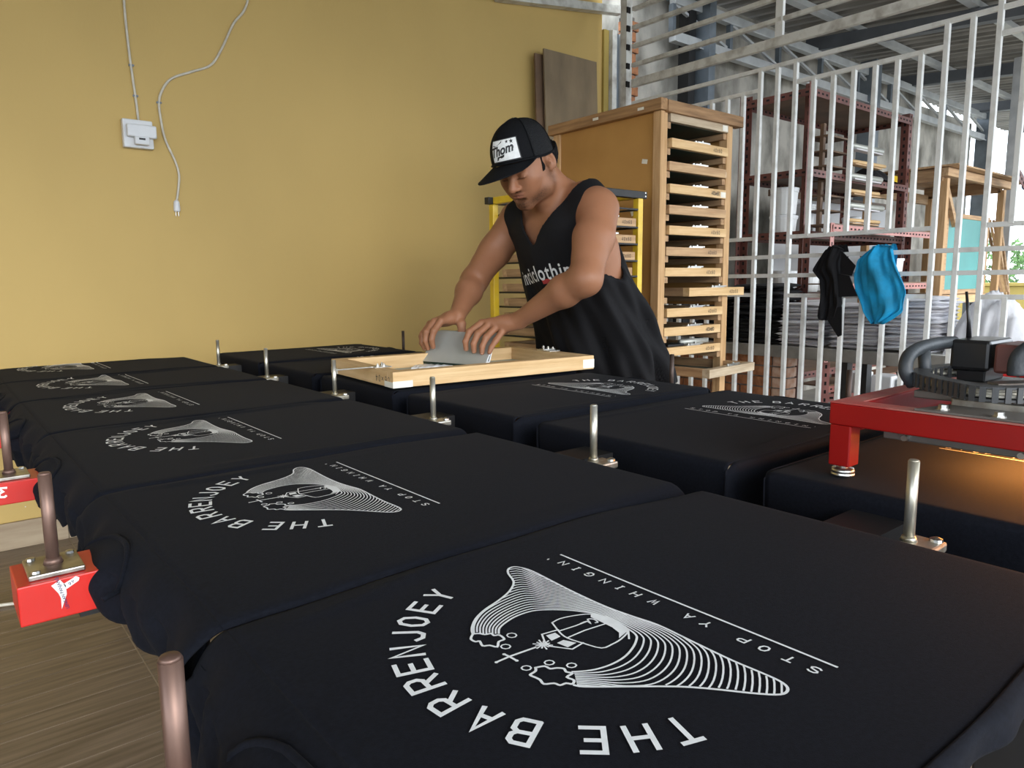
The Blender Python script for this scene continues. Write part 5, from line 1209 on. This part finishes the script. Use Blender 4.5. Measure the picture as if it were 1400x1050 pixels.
# hands
def hand(wr, mcp, pip, dip, tip, th, back):
    wr = A3(wr)
    S.cone(wr,wr*.7+A3(mcp[1])*.3,.0255,.022,.012)
    for i in range(4):
        S.cone(wr*.62+A3(mcp[i])*.38,mcp[i],.0165 if i<3 else .015,.0118 if i<3 else .0105,.012)
    S.cone(wr*.55+A3(mcp[0])*.45,wr*.55+A3(mcp[3])*.45,.016,.014,.014)
    for i in range(4):
        r = [.0108,.0110,.0105,.0094][i]
        S.chain([mcp[i],pip[i],dip[i],tip[i]],[r*1.08,r*.98,r*.86,r*.74],.0035)
        S.ell(pip[i],(r*1.06,)*3,k=.003)
    S.chain([wr*.8+A3(th[0])*.2,th[0],th[1],th[2]],[.018,.0145,.0125,.0095],.006)
hand(wrL,[(1.342,1.790,.998),(1.357,1.768,.996),(1.368,1.746,.988),(1.377,1.727,.977)],
 [(1.296,1.792,.972),(1.310,1.768,.966),(1.326,1.746,.957),(1.346,1.726,.946)],
 [(1.280,1.791,.944),(1.293,1.767,.938),(1.309,1.745,.930),(1.328,1.725,.927)],
 [(1.281,1.790,.921),(1.293,1.766,.915),(1.307,1.744,.911),(1.321,1.725,.912)],
 [(1.405,1.758,.975),(1.392,1.780,.956),(1.370,1.792,.944)],0)
hand(wrR,[(1.275,1.915,1.002),(1.265,1.938,1.000),(1.262,1.958,.992),(1.266,1.976,.981)],
 [(1.245,1.913,.972),(1.233,1.936,.968),(1.232,1.957,.960),(1.240,1.977,.952)],
 [(1.237,1.914,.945),(1.228,1.935,.940),(1.229,1.956,.935),(1.238,1.975,.931)],
 [(1.243,1.915,.922),(1.237,1.936,.917),(1.237,1.955,.915),(1.245,1.972,.915)],
 [(1.345,1.903,.990),(1.342,1.896,.966),(1.326,1.893,.948)],0)
headfield(S)
me,V = iso(S,(1.19,1.36,.84),(1.93,2.12,1.63),.0030)
# skin colouring : true pigment differences (lips, stubble, brows, lids)
L = (V-HC)@HB
fx,fy,fz = L[:,0],L[:,1],np.where(L[:,2] < 0,L[:,2]/.87,L[:,2])
head = (np.linalg.norm(L/A3((.14,.1,.15)),axis=1) < 1)&(fz > -.13)
def g(c,r): return np.exp(-(((fx-c[0])/r[0])**2+((np.abs(fy)-c[1])/r[1])**2+((fz-c[2])/r[2])**2))*head
lip = np.clip(g((.094,0,-.0585),(.012,.021,.0050))+g((.094,0,-.0688),(.012,.017,.0058)),0,1)
beard = np.clip(g((.09,0,-.100),(.035,.026,.020))*1.1+g((.096,0,-.0495),(.014,.026,.0048))*1.0+g((.03,.052,-.085),(.045,.022,.020))*.8+g((-.002,.066,-.045),(.016,.015,.040))*.9+g((.06,.035,-.100),(.03,.02,.016))*.8,0,1)*(1-lip)
brow = np.clip(g((.088,.020,.0215),(.02,.012,.0040))+g((.080,.038,.0235),(.02,.011,.0036)),0,1)*1.3
lash = np.clip(g((.088,.031,-.0055),(.010,.016,.0020)),0,1)*1.2
rn_ = np.random.RandomState(3); stub = .75+.5*rn_.rand(len(V))
base = np.repeat(A3((.300,.133,.069))[None],len(V),0)
tone = .5+.5*np.sin(V[:,0]*31+V[:,2]*23)*np.sin(V[:,1]*27-V[:,2]*19); base *= (1+.07*(tone-.5))[:,None]
warm = np.clip(g((.107,0,-.03),(.012,.016,.012))+g((.062,.038,-.03),(.02,.02,.02))*.6,0,1); base = base*(1-warm[:,None]*A3((.02,.18,.22)))
# knuckles a little darker
kn = np.zeros(len(V))
for p in ((1.296,1.792,.972),(1.310,1.768,.966),(1.326,1.746,.957),(1.245,1.913,.972),(1.233,1.936,.968),(1.232,1.957,.960)): kn += np.exp(-(np.linalg.norm(V-A3(p),axis=1)/.010)**2)
base *= (1-.16*np.clip(kn,0,1))[:,None]
def mixc(c,w): 
    global base
    w = np.clip(w,0,1)[:,None]; base = base*(1-w)+A3(c)*w
mixc((.235,.085,.062),lip*.75); mixc((.028,.016,.011),beard*.78*stub); mixc((.012,.008,.006),brow*.9); mixc((.02,.01,.008),lash*.8)
ca = me.color_attributes.new('pigment','FLOAT_COLOR','POINT'); ca.data.foreach_set('color',np.concatenate([base,(1-.85*np.clip(beard+brow+lash,0,1))[:,None]],1).astype(np.float32).ravel())
m,n_,l_,b_ = nt('skin'); at = n_.new('ShaderNodeAttribute'); at.attribute_name = 'pigment'; l_.new(at.outputs['Color'],b_.inputs['Base Color'])
b_.inputs['Roughness'].default_value = .48; b_.inputs['Subsurface Weight'].default_value = .06; b_.inputs['Subsurface Radius'].default_value = (.012,.005,.003); b_.inputs['Specular IOR Level'].default_value = .3
sm_ = n_.new('ShaderNodeMath'); sm_.operation = 'MULTIPLY'; sm_.inputs[1].default_value = .34; l_.new(at.outputs['Alpha'],sm_.inputs[0]); l_.new(sm_.outputs[0],b_.inputs['Specular IOR Level'])
nn = n_.new('ShaderNodeTexNoise'); nn.inputs['Scale'].default_value = 260; tcx = n_.new('ShaderNodeTexCoord'); l_.new(tcx.outputs['Object'],nn.inputs['Vector'])
bb = n_.new('ShaderNodeBump'); bb.inputs['Strength'].default_value = .12; bb.inputs['Distance'].default_value = .004; l_.new(nn.outputs['Fac'],bb.inputs['Height']); l_.new(bb.outputs[0],b_.inputs['Normal'])
me.materials.append(m)
man = empty('person',(1.80,1.715,.001),'man in black cap and black tank top bending over the frame, pulling the squeegee','person')
def mlink(name,me,**k):
    o = link(name,me,man,**k); o.location = (-1.80,-1.715,-.001); return o
body = mlink('body',me)
# nails
g_ = MB()
def nail(dip,tip,r,face):
    dip = Vector(dip); tip = Vector(tip); d = (tip-dip).normalized(); f = Vector(face); f = (f-d*f.dot(d)).normalized(); s_ = d.cross(f)
    c = tip+f*(r*.93)-d*.001
    g_.grid(lambda u,v: c+d*((u-.5)*.010)+s_*((v-.5)*.0095)-f*(.0016*(2*(v-.5))**2+.0010*max(0,u-.6)),5,6)
for dp,tp,r in (((1.280,1.791,.944),(1.281,1.790,.921),.0078),((1.293,1.767,.938),(1.293,1.766,.915),.0080),((1.309,1.745,.930),(1.307,1.744,.911),.0076),((1.237,1.914,.945),(1.243,1.915,.922),.0078),((1.228,1.935,.940),(1.237,1.936,.917),.008),((1.229,1.956,.935),(1.237,1.955,.915),.0076)):
    nail(dp,tp,r,(-1,-.45,.1))
MT['nail'] = mat('finger_nail',(.52,.30,.22),.3,var=.03); mlink('fingernails',g_.mesh('fingernails','nail',True))

# ---- tank top : thin shell hung on the trunk
zt = A3([.76,.80,.90,1.00,1.10,1.20,1.28,1.34,1.40]); cxt = A3([1.815,1.81,1.785,1.742,1.690,1.640,1.612,1.605,1.605])
axt = A3([.150,.150,.148,.142,.138,.132,.118,.085,.05]); bxt = A3([.270,.265,.252,.235,.218,.200,.188,.165,.12])
TS = Fld()
TS.ell((1.615,1.715,1.255),(.114,.166,.165),k=.03); TS.ell((1.570,1.650,1.29),(.066,.085,.070),k=.03); TS.ell((1.570,1.78,1.29),(.066,.085,.070),k=.03)
TS.cone(nb,(1.605,1.60,1.372),.060,.054,.04); TS.cone((1.605,1.60,1.372),shL+A3((0,.02,.004)),.054,.066,.04)
TS.cone(nb,(1.600,1.83,1.366),.060,.054,.04); TS.cone((1.600,1.83,1.366),shR+A3((0,-.02,.004)),.054,.064,.04)
def tank(P):
    z = P[...,2]; cx = np.interp(z,zt,cxt); a = np.interp(z,zt,axt); b = np.interp(z,zt,bxt)
    x = P[...,0]-cx; y = P[...,1]-1.715; th = np.arctan2(y/b,x/a)
    low = np.clip((1.27-z)/.40,0,1)
    fold = low*(.010*np.sin(th*7+z*3+1.0)+.007*np.sin(th*12-z*9)+.004*np.sin(th*21+z*16))+.004*np.sin(th*5+z*26)*np.clip((1.32-z)/.1,0,1)
    # drag folds running from the near armpit down
    fold += .006*np.sin((z*26+th*6))*np.exp(-((th+1.35)/.6)**2)*low
    m = np.sqrt((x/a)**2+(y/b)**2); d1 = (m-1)*np.minimum(a,b)*1.15-fold; d1 = np.maximum(d1,(z-1.34)*.8)
    d2 = TS.eval(P)
    k = .035; hh = np.maximum(k-np.abs(d1-d2),0)/k; d = np.minimum(d1,d2)-hh*hh*k*.25
    d = np.abs(d+.0035)-.0042
    d = np.maximum(d,.795+.006*np.sin(th*5)-z)
    # neck scoop (V at the front), arm holes
    def ee(c,r): 
        q = (P-A3(c))/A3(r); mm = np.linalg.norm(q,axis=-1); return (mm-1)*min(r)
    vy = (P[...,1]-1.722); vz = z
    scoop = np.maximum(np.abs(vy)*1.0-(.006+.75*np.clip(vz-1.238,-.1,.2)),1.238-vz)
    scoop = np.maximum(scoop, P[...,0]-1.630+(-.02))
    scoop = np.maximum(scoop, -0.0+(1.30-P[...,0])*0-1)
    neck = np.minimum(scoop, ee((1.615,1.722,1.425),(.070,.078,.075)))
    armL = ee((1.628,1.425,1.260),(.134,.140,.168)); armR = ee((1.580,2.005,1.262),(.105,.135,.160))
    armL = np.minimum(armL, ee((1.60,1.47,1.20),(.085,.07,.10)))
    for c in (neck,armL,armR): d = np.maximum(d,-c)
    return d
me2,V2 = iso(tank,(1.40,1.38,.76),(2.02,2.05,1.45),.0042,B=10)
me2.materials.append(MT['tank']); tk = mlink('tank_top',me2)
# neck and arm binding is implied by the shell edge; lettering wrapped on the chest
bv = BVHTree.FromObject(tk,bpy.context.evaluated_depsgraph_get()) if False else BVHTree.FromPolygons([tuple(v) for v in V2],[tuple(p.vertices) for p in me2.polygons])
def wrap(V,F,org,r,u,d,mname,name,parent_link,off=.0012,sub=True,bvh=None):
    """throw a flat mesh (x,y) from plane org+r*x+u*y along d onto the garment"""
    bm = bmesh.new(); vs = [bm.verts.new((x,y,0)) for x,y,*_ in V]
    for f in F:
        try: bm.faces.new([vs[i] for i in f])
        except ValueError: pass
    bmesh.ops.triangulate(bm,faces=bm.faces[:])
    if sub: bmesh.ops.subdivide_edges(bm,edges=[e for e in bm.edges if e.calc_length() > .006],cuts=2,use_grid_fill=True)
    org = Vector(org); r = Vector(r).normalized(); u = Vector(u).normalized(); d = Vector(d).normalized(); bad = []
    for v in bm.verts:
        p = org+r*v.co.x+u*v.co.y; h_ = (bvh or bv).ray_cast(p,d)
        if h_[0] is None: bad.append(v)
        else: v.co = h_[0]-d*off
    bmesh.ops.delete(bm,geom=bad,context='VERTS')
    me = bpy.data.meshes.new(name); bm.to_mesh(me); bm.free(); me.materials.append(MT[mname]); return parent_link(name,me)
# text plane in front of the chest, baseline rising slightly towards his left
rr = Vector((0.0,-1,.0)); uu = Vector((-.18,0,1)); dd_ = Vector((1,0,-.05))
V_,F_ = text_mesh('inciclothing',.053,bold=.0008,spacing=1.12)
V_ = [(x,y*1.25+x*.10) for x,y,*_ in V_]
wrap(V_,F_,(1.30,1.712,1.158),rr,uu,dd_,'patch','chest_lettering',mlink)
V_,F_ = text_mesh('CREW PRODUCTION',.011,bold=.0002); 
g2 = MB(); g2.add([(x,y) + (0,) for x,y in ((-.058,-.006),(.058,-.006),(.058,.008),(-.058,.008))],[(0,1,2,3)])
wrap([(x+.055,y-.026+(x+.055)*.10) for x,y,_ in g2.v],g2.f,(1.30,1.712,1.158),rr,uu,dd_,'stickred','red_underline',mlink)

# ---- trousers and shoes
PS = Fld()
for s in (-1,1):
    y = 1.715+s*.095
    PS.chain([(1.80,y,.92),(1.795,y,.50),(1.83,y+s*.01,.09)],[.098,.068,.055],.03)
PS.ell((1.80,1.715,.93),(.125,.165,.11),k=.05)
me3,_v = iso(PS,(1.62,1.44,.04),(1.98,1.98,1.06),.009,B=10); me3.materials.append(MT['denim']); mlink('trousers',me3)
for s in (-1,1):
    g_ = Fld(); y = 1.715+s*.105; g_.chain([(1.845,y,.045),(1.76,y,.040),(1.68,y,.033)],[.045,.040,.034],.02); g_.cone((1.84,y,.05),(1.83,y,.09),.04,.045,.02)
    def sh_f(P,g_=g_): return np.maximum(g_.eval(P),.004-P[...,2])
    me4,_v = iso(sh_f,(1.60,y-.08,-.02),(1.95,y+.08,.17),.007,B=10); me4.materials.append(MT['shoe']); mlink('shoe',me4)

# ---- cap
CB = basis(math.radians(8), math.radians(21), math.radians(2)); CC = hw((-.002,0,.036))
def cw(p): return Vector(CC+CB@A3(p,float))
cap = empty('cap',(-1.80,-1.715,-.001)); cap.parent = man
g_ = MB()
def crown(u,v,off=0):
    a = 2*math.pi*u; ph = math.radians(2+87.5*v) # v 0 rim..1 top
    c,s_ = math.cos(ph),math.sin(ph); front = max(0,math.cos(a))
    rx = .103+off+.004*front; ry = .084+off; rz = .106+off+.006*front
    k = .78; cc = c**k; 
    return cw((rx*cc*math.cos(a)+(.008*front*s_*c*2)-.012*s_**2,ry*cc*math.sin(a),rz*s_**1.0-.012-.012*(1-v)*(1-front)))
def part(u0,u1,name,m,nu=40,nv=26,off=0):
    g_ = MB(); g_.grid(lambda u,v:crown(u0+(u1-u0)*u,v,off),nu,nv); o = g_.obj(name,m,cap,smooth=True); md = o.modifiers.new('t','SOLIDIFY'); md.thickness = .0025; return o
part(-.19,.19,'front_panels','capcloth')
MT['mesh'] = mat('black_cap_mesh',(.007,.008,.010),.7,var=.3,scale=220,bump=.6,bscale=260,spec=.25)
part(.19,.81,'mesh_panels','mesh',nu=56)
for uu_ in (-.19,0,.19,.36,.5,.64):
    MB().tube([crown(uu_,.02+.96*k/20,.0012) for k in range(21)],.0011,6).obj('seam','capcloth',cap,smooth=True)
MB().ell(cw((-.012,0,.096)),(.007,.007,.004),nu=12,nv=8).obj('button','capcloth',cap,smooth=True)
MB().tube([crown(k/60,.0,.001) for k in range(60)],.0035,6,closed=True).obj('sweatband','capcloth',cap,smooth=True)
g_ = MB()
def brim(u,v,z=0):
    a = math.radians(-70+140*u); base_ = (.105*math.cos(a),.082*math.sin(a)); L_ = .090*max(.0,math.cos(a*1.27))**.80
    ex_ = (base_[0]+L_*v*(.75+.25*math.cos(a)) , base_[1]*(1+.10*v))
    return cw((ex_[0],ex_[1],-.014+z-.030*(abs(math.sin(a))**2.2)*(.4+.6*v)*.55*min(1,L_/.04)-.026*v*L_/.09))
g_.grid(lambda u,v:brim(u,v),40,12); o = g_.obj('brim','capcloth',cap,smooth=True); md = o.modifiers.new('t','SOLIDIFY'); md.thickness = .0035; md.offset = 0
MB().tube([brim(k/39,1.0) for k in range(40)],.0021,6).obj('brim_edge','capcloth',cap,smooth=True)
# patch: woven rectangle wrapped on the front, turned a little to his left
cbv = None
def pt(x,y,off):
    """patch coordinates (x right as seen by a viewer, y up) on the front panels"""
    u = .050+x/(2*math.pi*.098); v = .028+y/.160
    return crown(u,v,off)
def patch(name,V,F,m,off,parent):
    g_ = MB(); g_.add([pt(x,y,off) for x,y,*_ in V],F); return g_.obj(name,m,parent,smooth=False)
g_ = MB(); g_.grid(lambda u,v:pt(-.047+.094*u,.002+.058*v,.0030),14,8); pp = g_.obj('patch','patch',cap,label='white patch with black script and stars')
g_ = MB()
for P_ in ([(-.047,.002),(.047,.002),(.047,.060),(-.047,.060)],):
    ribbon(g_,dense([(*p,) for p in P_+[P_[0]]],.006)[:-1],.003,lambda a,b:pt(a,b,.0036),closed=True)
V_,F_ = text_mesh('Thom',.034,bold=.0011,shear=.25)
bm = bmesh.new(); vs = [bm.verts.new((x-.010,y+.030+x*.12,0)) for x,y,*_ in V_]
for f in F_:
    try: bm.faces.new([vs[i] for i in f])
    except ValueError: pass
bmesh.ops.triangulate(bm,faces=bm.faces[:]); bmesh.ops.subdivide_edges(bm,edges=[e for e in bm.edges if e.calc_length() > .006],cuts=2,use_grid_fill=True)
k0 = len(g_.v); g_.v += [tuple(pt(v.co.x,v.co.y,.0038)) for v in bm.verts]; bm.verts.index_update(); g_.f += [tuple(k0+v.index for v in f.verts) for f in bm.faces]; bm.free()
for cx,cy,r_ in ((.014,.051,.0058),(.029,.050,.0072),(.031,.034,.0046)):
    st_ = [(cx+(r_ if q%2 == 0 else r_*.42)*math.sin(q*math.pi/5),cy+(r_ if q%2 == 0 else r_*.42)*math.cos(q*math.pi/5)) for q in range(10)]
    g_.add([pt(x,y,.0040) for x,y in st_]+[pt(cx,cy,.0040)],[(q,(q+1)%10,10) for q in range(10)])
g_.add([pt(x,y,.0036) for x,y in ((-.043,.046),(-.004,.056),(-.006,.051),(-.022,.045),(-.032,.042))],[(0,1,2,3,4)])
g_.add([pt(x,y,.0036) for x,y in ((-.030,.006),(-.006,.012),(.024,.023),(-.004,.0185),(-.026,.015))],[(0,1,2,3,4)])
g_.obj('patch_lettering','label_ink',pp)
# ---- hair below the cap
HS = Fld(); 
def hf(P):
    q = (P-HC)@HB; m = np.linalg.norm((q-A3((-.026,0,.010)))/A3((.109,.082,.090)),axis=-1); d = (m-1)*.08
    st = .0018*np.sin(q[...,1]*420+q[...,2]*90)+.0012*np.sin(q[...,0]*600+q[...,2]*200)
    d = d-st
    d = np.maximum(d,-.064-.5*q[...,0]*.0-q[...,2]-.25*np.maximum(q[...,0]+.06,0)*0); d = np.maximum(d,q[...,0]+.022-np.maximum(0,q[...,2])*.55)
    d = np.maximum(d,q[...,2]-.014)
    return d
me5,_v = iso(hf,tuple(HC-.16),tuple(HC+.16),.004,B=10); me5.materials.append(MT['hair']); mlink('hair',me5)
for s in (-1,1):
    MB().bar(hw((.010,s*.0700,.030)),hw((.012,s*.0655,-.020)),.005,.022,up=tuple(HB[:,0])).obj('sideburn','hair',man).location = (-1.80,-1.715,-.001)
